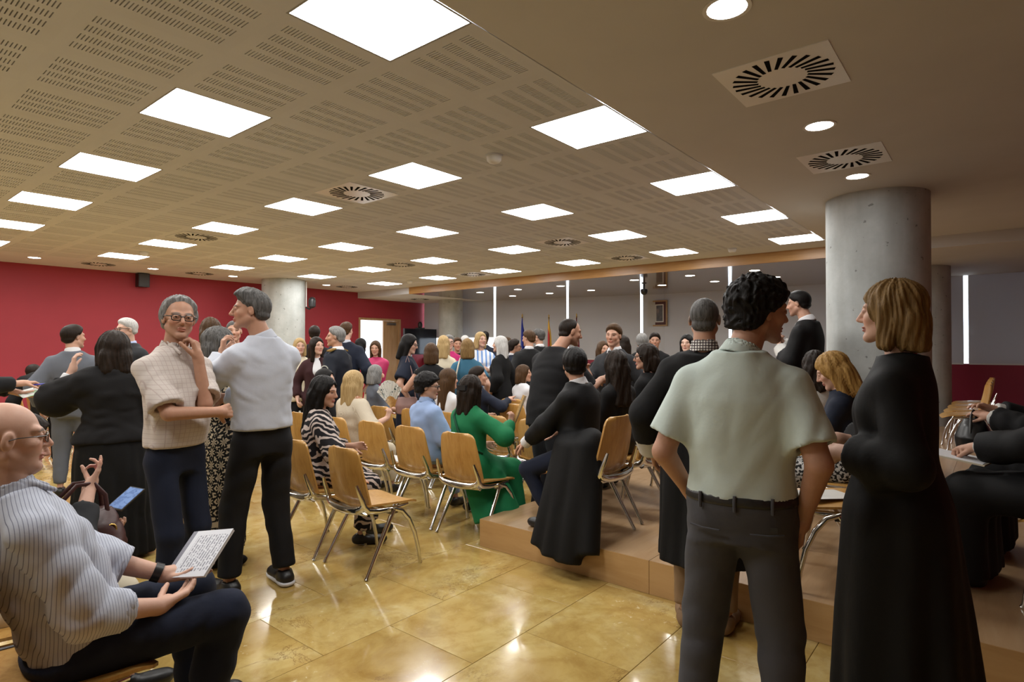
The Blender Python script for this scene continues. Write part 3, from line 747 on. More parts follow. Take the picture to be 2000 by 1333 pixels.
def folds(seed, amp, freq=14, direction=None):
    """cloth creases: warped ridges, stretched along one direction"""
    rs = np.random.RandomState(seed); ks = rs.normal(size=(6, 3))*freq
    if direction is not None:
        d = nrm(np.array(direction, float)); ks = ks-np.outer(ks@d, d)*.75
    ph = rs.uniform(0, 6.28, 6)
    def fn(x, y, z):
        w_ = [np.sin(ks[i, 0]*x+ks[i, 1]*y+ks[i, 2]*z+ph[i]) for i in range(3)]
        r = 0
        for i in range(3, 6): r = r+np.sin((ks[i, 0]*x+ks[i, 1]*y+ks[i, 2]*z)*1.5+ph[i]+1.3*w_[i-3])
        r = r/3; gate = .55+.45*w_[0]*w_[1]
        return amp*(1-2*np.abs(r))*gate
    return fn

# ---- materials for people
t = NT('skin'); at_ = t.n('Attribute', _attribute_name='tone').outputs['Color']
n_ = t.noise(60, 4)
t.bs(Base_Color=t.mix(.18, at_, t.mix(n_, at_, (.45, .12, .07), 'MULTIPLY')), Roughness=.52); t.b.inputs['Subsurface Weight'].default_value = .06; t.b.inputs['Subsurface Radius'].default_value = (.01, .004, .002)
t.b.inputs['Specular IOR Level'].default_value = .35
t.bump(t.noise(220, 3), .06, .002); M_SKIN = t.m
def hairmat(name, c1, c2):
    if name in MATS: return MATS[name]
    t = NT(name); v = t.mapped((120, 120, 7)); n = t.noise(1., 4, v, .6, .8); n2 = t.noise(7, 3)
    c = t.ramp(n, [(.3, c1), (.7, c2)]); c = t.mix(t.math('MULTIPLY', n2, .3), c, c1)
    t.bs(Base_Color=c, Roughness=.5); t.b.inputs['Specular IOR Level'].default_value = .16; t.bump(n, .7, .004); MATS[name] = t.m; return t.m
HAIR = dict(black=hairmat('black hair', (.003, .0025, .0025), (.011, .009, .008)), dark=hairmat('dark brown hair', (.007, .0045, .003), (.026, .015, .009)),
    brown=hairmat('brown hair', (.035, .017, .007), (.10, .052, .022)), dblond=hairmat('dark blonde hair', (.10, .055, .018), (.30, .185, .07)), blond=hairmat('blonde hair', (.26, .16, .06), (.56, .41, .20)),
    grey=hairmat('grey hair', (.10, .10, .095), (.33, .32, .31)), dgrey=hairmat('dark grey hair', (.03, .028, .026), (.15, .145, .14)), white=hairmat('white hair', (.36, .35, .34), (.68, .67, .65)), honey=hairmat('honey blonde hair', (.20, .10, .025), (.48, .29, .09)))
M_EYE = {}
def eye_mat():
    t = NT('eye'); x, y, z = t.xyz()[0:3]
    r = t.math('SQRT', t.math('ADD', t.math('POWER', x, 2.), t.math('POWER', z, 2.)))
    t.bs(Base_Color=t.ramp(t.math('MULTIPLY', r, 80.), [(.0, (.004, .004, .004)), (.17, (.004, .004, .004)), (.2, (.05, .03, .015)), (.42, (.035, .02, .01)), (.46, (.6, .57, .54))]), Roughness=.12); return t.m
M_EYEM = eye_mat()

def hand(fd, W, d, palm, side, res, s=1., curl=(.35, .4, .45, .5), thumb=.5, spread=.06, k=.005):
    """W wrist, d hand direction, palm normal (out of the palm), side +1 right hand / -1 left hand"""
    d = nrm(d); n = palm-d*(palm@d); n = nrm(n); tdir = np.cross(n, d)*side    # towards the thumb
    g = max(1., 1.05*res/.008) if res > .006 else 1.
    T = lambda x, y, z: W+d*x*s+tdir*y*s-n*z*s   # z>0 = back of the hand
    ky = (.031, .0105, -.011, -.030); L = (.068, .076, .070, .054); kn = (.088, .092, .088, .08)
    fd.cone(T(-.01, 0, 0), T(.03, .004, 0), .024*s, .027*s, .015, res)
    for i in range(4):
        fd.cone(T(.015, ky[i]*.5, 0), T(kn[i], ky[i], .002), .0165*s, .0115*s, .008, res)
        p = T(kn[i], ky[i], .002); a = curl[i]*.9; r0 = .0095*s*g
        sp = spread*(1.5-i)
        dirb = d*math.cos(sp)+tdir*math.sin(sp)
        for q, fl in enumerate((.45, .31, .24)):
            v = dirb*math.cos(a)+n*math.sin(a); e = p+v*L[i]*fl*s
            fd.cone(p, e, r0*(1-.1*q), r0*(1-.1*(q+1)), k, res); p = e; a += curl[i]*(1.15 if q == 0 else .8)
    p = T(.018, .022, -.008); a0 = .75-.35*thumb
    v = nrm(d*math.cos(a0)+tdir*math.sin(a0)+n*(.25+.6*thumb))
    for q, fl in enumerate((.044, .032, .026)):
        e = p+v*fl*s; fd.cone(p, e, (.0145, .0115, .0105)[q]*s*max(1, g*.9), (.0115, .0105, .0085)[q]*s*max(1, g*.9), .008 if q == 0 else .004, res); p = e
        v = nrm(v+d*.22+n*.35*thumb-tdir*.25*thumb)
def ik(a, c, l1, l2, pole):
    v = c-a; L = np.linalg.norm(v)
    if L > (l1+l2)*.995: c = a+v/L*(l1+l2)*.995; v = c-a; L = np.linalg.norm(v)
    if L < abs(l1-l2)+.02: L = abs(l1-l2)+.02
    u = v/np.linalg.norm(v); x = (l1*l1-l2*l2+L*L)/(2*L); h_ = math.sqrt(max(1e-6, l1*l1-x*x))
    q = np.array(pole, float); q = q-u*(q@u); return a+u*x+nrm(q)*h_, c
SK = dict(a=(.54, .315, .22), b=(.47, .26, .17), c=(.60, .375, .28), d=(.38, .19, .12), e=(.64, .43, .33))
M_GFRAME = plain('black spectacle frame', (.008, .008, .008), .3)
M_LENS = NT('spectacle lens').bs(Base_Color=(1, 1, 1), Roughness=0.).m; M_LENS.node_tree.nodes['Principled BSDF'].inputs['Transmission Weight'].default_value = 1; M_LENS.node_tree.nodes['Principled BSDF'].inputs['IOR'].default_value = 1.01
PNUM = [0]
def person(label, px=None, D=None, top=None, face=0., z0=0., pose='stand', sex='m', w=1., belly=0., H=None, pos=None, wface=None, hd=(0, 0, 0), lean=0., side=0., twist=0.,
           hair=('short', 'dark'), skin='a', up=None, low=None, arms=(None, None), feet=None, glasses=None, collar=None, inner=None, tie=None, shoes=None, stubble=0., robe=None, hs=None,
           seat=.45, knees=None, mouth=0., cuff=None, belt=None, eyes=None, smile=0., extra=None, headoff=(0, 0, 0), q=1., bust=.118):
    PNUM[0] += 1; seed = PNUM[0]; rs = random.Random(seed)
    if pos is None:
        P = at(px, 680.6, D); pos = (P[0], P[1])
    else:
        D = math.hypot(pos[0], pos[1]) if D is None else D
    vr = math.atan2(pos[1], pos[0])
    wdir = vr-math.radians(face) if wface is None else math.radians(wface)
    rz = wdir-math.pi/2
    root = empty('person', (pos[0], pos[1], z0), rz, label, 'person')
    topz = None if top is None else CZ+(680.6-top)/F*D-z0
    sit = pose == 'sit'
    if H is None:
        H = topz if not sit else min(1.92, max(1.5, (topz-seat-.09)/(1-.93/1.75)))
    s = H/1.75; fem = sex == 'f'; hs = (.95 if not fem else .92)*(hs or 1.)
    Q = D*q
    rc = min(.024, max(.0085, .0034*Q)); rh = min(.011, max(.0034, .0013*Q)); rb = min(.03, max(.018, .004*Q)); rhd = min(.012, max(.0038, .0016*Q)); rhair = min(.013, max(.0042, .0017*Q))
    near = Q < 4.2
    pel = V(0, 0, .93*s) if not sit else V(0, 0, seat+.09)
    U = rotm(twist, -lean, side)
    bp = lambda x, y, z: pel+U@(V(x, y, z-.93)*s)
    SW = (.185 if not fem else .163)*w**.5
    sh = {1: bp(SW-.012, -.01, 1.372), -1: bp(-SW+.012, -.01, 1.372)}
    neck0 = bp(0, -.015, 1.468)
    HT = bp(0, .02, 1.75)-U@V(0, 0, .117*hs) + V(*headoff)
    Rh = U@rotm(0, lean*.85, -side*.8)@rotm(*hd) if True else None
    hp = lambda x, y, z: HT+Rh@(V(x, y, z)*hs)
    # ---- limbs
    l1, l2 = .285*s, .25*s; el = {}; wr = {}
    mid = bp(0, 0, 1.42)
    for sd, A in ((-1, arms[0]), (1, arms[1])):
        A = A or {}
        if 't' in A: tg = mid+np.array(A['t'], float)*s*V(1, 1, 1)
        elif 'w' in A: tg = V(*A['w'])
        else: tg = mid+V(sd*(SW+.07+.02*w), .04, -.50)*s if not sit else mid+V(sd*.13, .3, -.36)*s
        pole = A.get('pole', (sd*.6, -.8, -.5)); el[sd], wr[sd] = ik(sh[sd], tg, l1, l2, pole)
    hip = {q_: pel+V(q_*.09*s, 0, -.03*s) for q_ in (-1, 1)}; kn = {}; an = {}
    for i, q_ in enumerate((-1, 1)):
        if sit:
            fx, fy = (q_*.11, .40) if feet is None else feet[i]
            an[q_] = V(fx, fy, .085); k_, an[q_] = ik(hip[q_], an[q_], .43*s, .42*s, (q_*.15, 1., .9)); kn[q_] = k_ if knees is None else V(*knees[i])
        else:
            fx, fy = (q_*.1*s, 0) if feet is None else feet[i]
            an[q_] = V(fx, fy-.02, .085*s); kn[q_], an[q_] = ik(hip[q_], an[q_], .42*s, .405*s, (q_*.1, 1., 0))
    # ---- skin: one continuous body
    fd = Field()
    if not fem: tr = [(.83, .135, .09, 0, 0), (.93, .158, .105, 0, 0), (1.06, .145, .098+belly, 0, belly*.6), (1.2, .155, .105+belly*.6, 0, belly*.3), (1.31, .166, .11, 0, 0), (1.375, .148, .092, 0, -.008), (1.43, .105, .072, 0, -.014), (1.465, .07, .058, 0, -.017), (1.50, .05, .05, 0, -.017)]
    else: tr = [(.83, .15, .1, 0, 0), (.93, .17, .112, 0, 0), (1.06, .128, .09+belly, 0, belly*.6), (1.2, .132, .098+belly*.5, 0, .005), (1.28, .142, bust, 0, .012), (1.36, .132, .088, 0, -.003), (1.42, .094, .066, 0, -.012), (1.455, .06, .052, 0, -.016), (1.49, .042, .044, 0, -.017)]
    def rows(inf=0., z0_=None, z1_=None, flare=0.):
        r = []
        lo = tr[0][0] if z0_ is None else z0_; hi_ = tr[-1][0] if z1_ is None else z1_
        zs = sorted(set([lo, hi_]+[q_[0] for q_ in tr if lo < q_[0] < hi_]))
        A = np.array(tr)
        for z in zs:
            v = [np.interp(z, A[:, 0], A[:, i]) for i in range(1, 5)]
            fl = flare*max(0, (1.1-z))
            r.append(((z-.93)*s, (v[0]*w+inf+fl)*s, (v[1]*w+inf+fl)*s, v[2]*s, v[3]*s))
        return (pel, r)
    fd.loft(rows(-.016), U, .03, rb)
    for q_ in (-1, 1):
        fd.cone(bp(q_*.04, -.02, 1.445), sh[q_], .036*s, .044*s, .04, rb)
        fd.cone(sh[q_], el[q_], .046*s*w, .039*s*w, .03, rb); fd.cone(el[q_], wr[q_], .04*s*w, .027*s, .012, min(rb, max(.008, .003*D)))
        fd.cone(hip[q_]-V(0, 0, .03), kn[q_], .064*s*w, .05*s*w, .03, rb); fd.cone(kn[q_], an[q_], .05*s*w, .036*s, .02, rb)
        fdir = V(0, 1, 0)
        fd.cone(an[q_]+V(0, -.03, -.045*s), an[q_]+V(0, .14*s, -.055*s), .032*s, .026*s, .02, rb)
    fd.cone(neck0-U@V(0, 0, .02), hp(0, -.018, -.045), .06*s*(.86 if fem else 1.), .054*hs*(.86 if fem else 1.05), .02, rh*1.4)
    e = lambda c, r, k=.015, op='u', R=None: fd.ell(hp(*c), np.array(r)*hs, Rh if R is None else Rh@R, k, rh, op)
    e((0, -.014, .03), (.074, .096, .086), .01); e((0, .032, -.028), (.058, .062, .083), .02)
    jw = .044 if not fem else .037
    for q_ in (-1, 1):
        fd.cone(hp(q_*jw*1.15, .0, -.052), hp(q_*.012, .074, -.098), .02*hs, .016*hs, .022, rh)
        e((q_*.04, .062, -.022), (.021, .019, .02), .02)
        fd.cone(hp(q_*.044, .07, .026), hp(q_*.012, .084, .02), .012*hs, .011*hs, .014, rh)
    e((0, .077, -.1), (.02, .015, .014), .015)
    for q_ in (-1, 1): e((q_*.0315, .1, .006), (.0165, .016, .0105), .012, 's')
    nr = 1. if not fem else .85
    fd.cone(hp(0, .09, .014), hp(0, .113, -.026), .0075*hs, .011*hs*nr, .009, rh); e((0, .1, -.03), (.016*nr, .012, .009), .006)
    if near:
        for q_ in (-1, 1):
            e((q_*.0315, .0815, .004), (.0145, .0125, .0125), .003)
            e((q_*.0315, .096, .0035), (.0125, .012, .0032), .0025, 's')
    e((0, .091, -.0585), (.021+smile*.006, .010, .0055), .004); e((0, .089, -.0695), (.019+smile*.005, .0105, .0065), .004)
    if near: e((0, .1, -.0637), (.02+smile*.006, .008, .0012+.006*mouth), .002, 's')
    for q_ in (-1, 1): e((q_*.077, -.004, -.004), (.009, .019, .032), .006, 'u', rotm(q_*-18, -8, 0))
    if near:
        for q_ in (-1, 1): e((q_*.086, .003, .0), (.006, .009, .016), .004, 's', rotm(q_*-18, -8, 0))
    for q_, A in ((-1, arms[0]), (1, arms[1])):
        A = A or {}
        if A.get('hide'): continue
        hdv = A.get('dir'); d_ = nrm(wr[q_]-el[q_]) if hdv is None else np.array(hdv, float)
        pl = A.get('palm'); pl = (V(-q_, .1, .0) if abs(d_[0]) < .75 else V(0, -1, -.2)) if pl is None else np.array(pl, float)
        hand(fd, wr[q_], d_, pl, q_, rhd, (s*.98 if not fem else s*.95), A.get('curl', (.35, .42, .48, .52)), A.get('thumb', .4), A.get('spread', .05))
    base = np.array(SK[skin] if isinstance(skin, str) else skin)
    hst, hcol = hair; hc = dict(black=(.012, .01, .009), dark=(.03, .018, .012), brown=(.08, .045, .02), dblond=(.2, .12, .05), blond=(.36, .25, .12), grey=(.2, .19, .18), dgrey=(.09, .085, .08), white=(.45, .44, .42), honey=(.3, .18, .06))[hcol]
    browc = np.array(hc)*.8 if hcol not in ('blond', 'white', 'honey') else np.array((.16, .1, .05))
    def tone(p):
        l = (p-HT)@Rh/hs; x, y, z = np.abs(l[:, 0]), l[:, 1], l[:, 2]; c = np.tile(base, (len(p), 1))
        def blend(m, tgt, a): nonlocal c; m = np.clip(m, 0, 1)[:, None]*a; c = c*(1-m)+np.array(tgt)*m
        hm = (y > .02)
        blend((1-((x-.04)/.026)**2-((z+.03)/.024)**2)*hm, base*V(1.12, .8, .75), .5)
        blend((1-(x/.016)**2-((z+.026)/.014)**2)*(y > .085), base*V(1.08, .8, .76), .5)
        if stubble: blend(np.minimum(1, (-.035-z)*40)*(y > -.0)*(z > -.13), base*V(.62, .6, .62), stubble)
        blend((1.3-(x/(.022+smile*.005))**2-((z+.064)/.0125)**2)*3*(y > .07), (base*V(.85, .5, .5) if not fem else V(.36, .09, .085)), .75)
        bl = (.0038 if fem else .005)
        blend((1.2-((x-.033)/.022)**2-((z-.0265+.25*np.maximum(0, x-.035))/bl)**2)*2.5*(y > .05), browc, .85)
        if not near: blend((1.2-((x-.0315)/.0145)**2-((z-.004)/.0065)**2)*2*(y > .05), (.03, .02, .016), .8)
        else: blend((1.25-((x-.0315)/.0165)**2-((z-.0045)/.0072)**2)*3*(y > .05), base*V(.5, .38, .34), .6)
        if hst in ('crop', 'fringe', 'short'):
            hl = np.interp(y, [-.12, -.05, -.01, .02, .05, .07, .085], [-.085, -.075, -.005, .02, .04, .07, .08] if hst != 'fringe' else [-.08, -.07, -.005, .02, .2, .2, .2])
            m = (z-hl)*90
            if hst == 'fringe': m = np.minimum(m, (.055-z)*60)
            blend(m, np.array(hc)*1.2+base*.12, .8 if hst != 'fringe' else .55)
        return c
    def hidden(p):
        m = np.ones(len(p), bool)
        m &= ~(((p-HT)**2).sum(1) < (.21*hs)**2)
        def seg(a, b_, r):
            nonlocal m; u_ = b_-a; t_ = np.clip(((p-a)@u_)/(u_@u_), 0, 1); m &= ~((((p-a)-t_[:, None]*u_)**2).sum(1) < r*r)
        seg(neck0, HT, .085)
        slv = up.get('sl', 1.95) if up else 1.8
        for q_ in (-1, 1):
            seg(el[q_]+(wr[q_]-el[q_])*(.0 if slv < 1.2 else .5), wr[q_]+nrm(wr[q_]-el[q_])*.12, .1)
            if slv < 1: seg(sh[q_]+(el[q_]-sh[q_])*max(.1, slv-.25), el[q_], .075)
            if low is None or low.get('k', 'trousers') != 'trousers': seg(kn[q_], an[q_], .08)
        return m
    bod = fd.mesh('body', M_SKIN, root, tone, coarse=hidden)
    if eyes or (eyes is None and near):
        for q_ in (-1, 1):
            m = MB(); R_ = .0118*hs
            m.lathe([(R_*math.sin(a), -R_*math.cos(a)) for a in np.linspace(.05, math.pi-.05, 12)], 16)
            m.v = [(x, z, -y) for x, y, z in m.v]
            o = m.build('eye', M_EYEM, root, 180); o.location = hp(q_*.0315, .0798, .004); o.rotation_euler = Matrix(Rh.tolist()).to_euler()
    # ---- hair
    if hst != 'none':
        fh = Field(); lenx = {'bob': .15, 'long': .34, 'short': 0}.get(hst, 0)
        eh = lambda c, r, k=.02, op='u', R=None: fh.ell(hp(*c), np.array(r)*hs, Rh if R is None else Rh@R, k, rhair, op)
        ch = lambda a, b_, ra, rb_, k=.03: fh.cone(hp(*a), hp(*b_), ra*hs, rb_*hs, k, rhair)
        def region(g, k=.004):
            o_, R_ = HT.copy(), Rh.copy()
            def fn(X, Y, Z):
                x, y, z = (X-o_[0]), (Y-o_[1]), (Z-o_[2])
                l = [(x*R_[0, i]+y*R_[1, i]+z*R_[2, i])/hs for i in range(3)]
                return -np.asarray(g(*l))*hs
            fh.add(V(-9, -9, -9), V(9, 9, 9), fn, k, None, 's')
        strand = (.0032, 34)
        if hst in ('short', 'crop', 'fringe', 'curly', 'quiff', 'wild', 'recede'):
            th = dict(recede=.006, wild=.02, short=.017, crop=.0035, fringe=.0045, curly=.03, quiff=.02)[hst]
            if hst == 'fringe': yy, zz = [-.14, -.06, -.03, -.012, .01, .05], [-.07, -.066, -.045, .008, .022, .06]
            else: yy, zz = [-.14, -.06, -.03, -.012, .02, .045, .068, .082], [-.072, -.068, -.045, .004, .018, .04, .062, .074]
            if hst == 'curly': zz = [z_-.02 for z_ in zz]
            if hst == 'recede': yy, zz = [-.14, -.06, -.03, -.012, .012, .03, .045], [-.072, -.068, -.045, .004, .03, .075, .125]
            if hst == 'wild': yy, zz = [-.14, -.06, -.03, -.012, .01, .03, .05, .07], [-.085, -.08, -.055, .0, .025, .07, .105, .13]
            o_, R_ = HT.copy(), Rh.copy()
            def hfn(X, Y, Z):
                x, y, z = (X-o_[0]), (Y-o_[1]), (Z-o_[2])
                l = [(x*R_[0, i_]+y*R_[1, i_]+z*R_[2, i_])/hs for i_ in range(3)]
                def ed(c_, r_):
                    q0 = [(l[i_]-c_[i_])/r_[i_] for i_ in range(3)]; L0 = np.sqrt(q0[0]**2+q0[1]**2+q0[2]**2); L1 = np.sqrt((q0[0]/r_[0])**2+(q0[1]/r_[1])**2+(q0[2]/r_[2])**2)+1e-6; return L0*(L0-1)/L1
                b0 = np.minimum(ed((0, -.014, .03), (.074, .096, .086)), ed((0, -.042, -.03), (.062, .056, .052)))
                hl = np.interp(l[1], yy, zz); f = np.clip((l[2]-hl)/(.026 if hst != 'curly' else .02), -.5, 1)
                if hst == 'fringe': f = np.minimum(f, np.clip((np.interp(l[1], [-.12, -.05, .06], [.07, .055, .035])-l[2])/.02, -.5, 1))
                t_ = th*f
                if hst in ('short', 'quiff'): t_ = t_*(1+(.55 if hst == 'short' else 1.1)*np.clip((l[2]-.06)/.05, 0, 1)*np.clip((l[1]+.06)/.1, 0, 1))
                return (b0-t_)*hs
            fh.add(HT-.165*hs, HT+.165*hs, hfn, .0, rhair)
            if hst == 'curly': strand = (.0075, 0)
            if hst in ('crop', 'fringe', 'recede'): strand = (.0009, 40)
            if hst == 'wild':
                ch((0, -.1, -.03), (.02, -.115, -.13), .022, .012); strand = (.006, 24)
                for q_ in (-1, 1): eh((q_*.078, -.03, .01), (.016, .035, .035))
        elif hst in ('bob', 'long', 'bobfringe', 'lob'):
            ln = dict(bob=.155, bobfringe=.15, long=.36, lob=.23)[hst]
            eh((0, -.016, .03), (.09, .112, .104)); eh((0, -.055, -.05), (.086, .06, .1))
            for q_ in (-1, 1): ch((q_*.062, .005, .01), (q_*.07, .0, -ln+.03), .034, .03)
            ch((-.035, -.07, -.04), (-.04, -.085, -ln+.03), .055, .045); ch((.035, -.07, -.04), (.04, -.085, -ln+.03), .055, .045)
            fz = .088 if hst != 'bobfringe' else .035
            eh((0, .128, fz-.13), (.082, .08, .13), .012, 's')
            if hst != 'bobfringe': eh((.012, .115, .015), (.047, .06, .075), .015, 's')
            region(lambda x, y, z: (-ln-z)+.02*np.sin(x*40)*0)
            strand = (.0045, 30)
        elif hst in ('pony', 'slick'):
            eh((0, -.014, .033), (.083, .106, .097)); eh((0, -.06, -.02), (.07, .05, .06))
            region(lambda x, y, z: (np.interp(y, [-.13, -.06, -.03, -.006, .02, .05, .07, .09], [-.075, -.07, -.04, .0, .015, .035, .075, .09])-z)*.7)
            if hst == 'pony': ch((0, -.105, -.03), (0, -.125, -.13), .026, .018); eh((0, -.11, -.02), (.028, .02, .022))
        def relief(x, y, z):
            l = (np.stack([x, y, z], 1)-HT)@Rh/hs; th = np.arctan2(l[:, 0], l[:, 1]+.02)
            if strand[1]: return strand[0]*(np.sin(th*strand[1]+2.2*np.sin(l[:, 2]*26+seed)+2*np.sin(th*5+seed))*.6+np.sin(th*strand[1]*.37+l[:, 2]*30)*.6)
            a = l*V(120, 120, 95); return strand[0]*(np.sin(a[:, 0]+2*np.sin(a[:, 1]*.7))*np.sin(a[:, 1]+2*np.sin(a[:, 2]*.6))*np.sin(a[:, 2]*.9+1.5*np.sin(a[:, 0]*.8)))*1.2
        fh.post.append((relief, .03)) if rhair < .0095 else None
        # keep the face open after the relief
        fh.mesh('hair', HAIR[hcol], root, bounds=None)
    # ---- spectacles
    if glasses:
        gm = glasses if not isinstance(glasses, bool) else M_GFRAME; g_ = MB()
        gr = (.0026 if glasses is True else .0016) if near else .0028
        for q_ in (-1, 1):
            loop = [hp(q_*(.0325+.024*np.sign(math.cos(a))*abs(math.cos(a))**.6), .101-.06*abs(.024*math.cos(a))*(.4), .001+.0165*np.sign(math.sin(a))*abs(math.sin(a))**.7) for a in np.linspace(0, 2*math.pi, 20, endpoint=False)]
            g_.tube(loop, gr*hs, 6, closed=True)
            g_.tube([hp(q_*.0565, .098, .008), hp(q_*.076, .085, .009), hp(q_*.082, .02, .007), hp(q_*.081, -.01, -.002)], gr*hs, 6)
        g_.tube([hp(-.009, .102, .006), hp(0, .1055, .008), hp(.009, .102, .006)], gr*hs, 6)
        go = g_.build('glasses', gm, root, 60)
    # ---- clothes
    cn = lambda fld, a, b_, ra, rb_, k=.02, flat=(0, 0): fld.cone(a, b_, ra, rb_, k, rc, 'u', flat)   # rc looked up late
    fold = .0075 if Q < 8 else .009
    if up:
        fu = Field(); inf = up.get('inf', .016); hem = up.get('hem', .965); sl = up.get('sl', 1.95); neck = up.get('neck', 1.487 if not fem else 1.468)
        fu.loft(rows(inf, hem, neck, up.get('flare', .0)), U, .02, rc)
        sr = up.get('sr', 1.)
        for q_ in (-1, 1):
            cn(fu, bp(q_*.042, -.02, 1.443), sh[q_]-U@V(q_*.008, 0, .002), (.034+inf*.5)*s, (.042+inf*.7)*s, .04)
            if sl > 0:
                f_ = min(1., sl); e1 = sh[q_]+(el[q_]-sh[q_])*f_; r0, r1 = (.043*w+inf*.85)*s*sr, (.043*w+inf*1.1)*s*sr
                cn(fu, sh[q_]-U@V(q_*.01, 0, .01), e1, r0, r0+(r1-r0)*f_+(.008 if sl < 1 else 0), .03, (0, 1 if sl < 1 else 0))
                if sl > 1:
                    f2 = sl-1; e2 = el[q_]+(wr[q_]-el[q_])*f2; cn(fu, el[q_], e2, r1, (.030+inf*.9)*s*sr+(r1-.03*s)*(1-f2)*.5, .02, (0, 1))
        fu.post.append((folds(seed, up.get('fold', fold), up.get('ff', 13), up.get('fdir')), .025))
        if sl < 1 and sl > 0:
            for q_ in (-1, 1):
                u_ = nrm(el[q_]-sh[q_]); pe = sh[q_]+(el[q_]-sh[q_])*sl
                fu.cone(pe-u_*.03, pe+u_*.05, (.047*w)*s+.006, (.047*w)*s+.006, .0, rc, 's', (1, 0))
        if up.get('v'):   # open front: V down to depth
            dv = up['v']; a_ = bp(0, .13, 1.47); b2 = bp(0, .16, 1.45-dv)
            fu.cone(a_, b2, up.get('vw', .062)*s, .006*s, 0., rc, 's'); 
        uo = fu.mesh(up.get('name', 'shirt'), up['m'], root)
        if up.get('m2'):
            pass
    if inner:   # shirt front seen in the V of a jacket
        fi = Field(); fi.loft(rows(inner.get('inf', .006), .95, 1.487), U, .02, rc)
        for q_ in (-1, 1): fi.cone(bp(q_*.042, -.02, 1.443), bp(q_*.1, -.01, 1.40), .037*s, .042*s, .03, rc)
        fi.mesh(inner.get('name', 'shirt'), inner['m'], root)
        if tie:
            T = MB(); pts = [bp(0, .075, 1.452), bp(0, .108, 1.42), bp(0, .13, 1.36), bp(0, .14+belly*.6, 1.25), bp(0, .135+belly*1.5, 1.1)]
            T.tube(pts, [.014, .022, .024, .034, .04], 8, flat=.22, ref=U@V(0, 1, 0)); T.build('tie', tie, root, 60)
    if collar:
        fc = Field(); nd = nrm(hp(0, -.018, -.05)-neck0); rcl = min(rc, max(.005, .002*D)); ch_ = collar.get('h', .05)
        a_ = neck0-nd*.012; b_ = neck0+nd*ch_
        fc.cone(a_, b_, (.079 if not fem else .068)*s, (.066 if not fem else .058)*s, 0, rcl, 'u', (1, 1))
        fc.cone(a_-nd*.02, b_+nd*.03, (.071 if not fem else .06)*s, .058*s, 0, rcl, 's', (0, 0)) if rcl < .007 else None
        if collar.get('open', 1): 
            fw_ = U@V(0, 1, 0); pc_ = neck0+nd*ch_+fw_*.085*s
            fc.ell(pc_, V(.03, .05, .06)*s, U, .004, rcl, 's')
        for q_ in (-1, 1):   # collar points
            if not collar.get('flaps', 1): break
            p0_ = neck0+U@V(q_*.052, .045, .025)*s; p1_ = neck0+U@V(q_*.045, .095, -.022)*s
            fc.cone(p0_, p1_, .011*s, .008*s, .006, rcl)
        fc.mesh('collar', collar['m'], root)
    if low:
        kind = low.get('k', 'trousers'); rc_ = rc; rc = min(.03, rc*(1.15 if Q < 4 else 1.5)); fl = Field(); inf = low.get('inf', .018); wz = low.get('waist', 1.0)
        if kind == 'trousers':
            fl.loft((pel, [(r[0], r[1], r[2], r[3], r[4]) for r in rows(low.get('hinf', .02), .80 if not sit else .86, wz)[1]]), U if sit else rotm(twist*.6, 0, 0), .03, rc)
            for q_ in (-1, 1):
                cn(fl, hip[q_]+V(0, 0, -.04 if not sit else .03), kn[q_], (.080*w+inf*.6)*s, (.056*w+inf)*s, .035 if not sit else .02)
                hemf = low.get('hem', .93); e2 = kn[q_]+(an[q_]-kn[q_])*hemf
                cn(fl, kn[q_], e2, (.056*w+inf)*s, (.040*w+inf*low.get('hemw', 1.))*s, .02, (0, 1))
            fl.post.append((folds(seed+90, low.get('fold', fold), 12, (1, 0, .2)), .025))
        elif kind == 'skirt':
            hz = low['hem']; W0, D0 = .172*w+inf, .115*w+inf; fw2 = low.get('hw', .24)
            fl.loft((pel, [((hz-.93)*s, fw2*s, fw2*.85*s, 0, 0), ((.6-.93)*s, (W0*.4+fw2*.6)*s, (D0*.4+fw2*.5)*s, 0, 0), (0, W0*s, D0*s, 0, 0), ((1.07-.93)*s, (.13*w+inf)*s, (.095*w+inf)*s, 0, 0)]), np.eye(3), .02, rc, pleat=(low.get('np', 11), low.get('pa', .07), .0, (hz-.93)*s, seed))
        elif kind == 'sitskirt':
            fl.loft(rows(inf, .86, 1.05), U, .03, rc)
            hem = low.get('hem', .3)
            for q_ in (-1, 1):
                cn(fl, hip[q_]+V(0, 0, .03), kn[q_], (.1*w+inf)*s, (.075*w+inf)*s, .06)
                e2 = V(kn[q_][0], kn[q_][1]+.02, hem); cn(fl, kn[q_], e2, (.075*w+inf)*s, (.09*w+inf)*s, .06, (0, 1))
            cn(fl, pel, (kn[1]+kn[-1])/2, .11*s, .07*s, .06); cn(fl, (kn[1]+kn[-1])/2, V(0, kn[1][1]+.02, hem), .08*s, .1*s, .06, (0, 1))
            fl.post.append((folds(seed+90, fold*1.6, 11, (0, .2, 1)), .03))
        fl.mesh(low.get('name', kind if kind != 'sitskirt' else 'skirt'), low['m'], root); rc = rc_
    if belt:
        fb = Field(); Z1 = low.get('waist', 1.0) if low else 1.0; r_ = rows(low.get('hinf', .02)+.005, Z1-.045, Z1-.004)
        fb.loft(r_, rotm(twist*.6, 0, 0), 0, min(rc, .012)); fb.mesh('belt', belt, root)
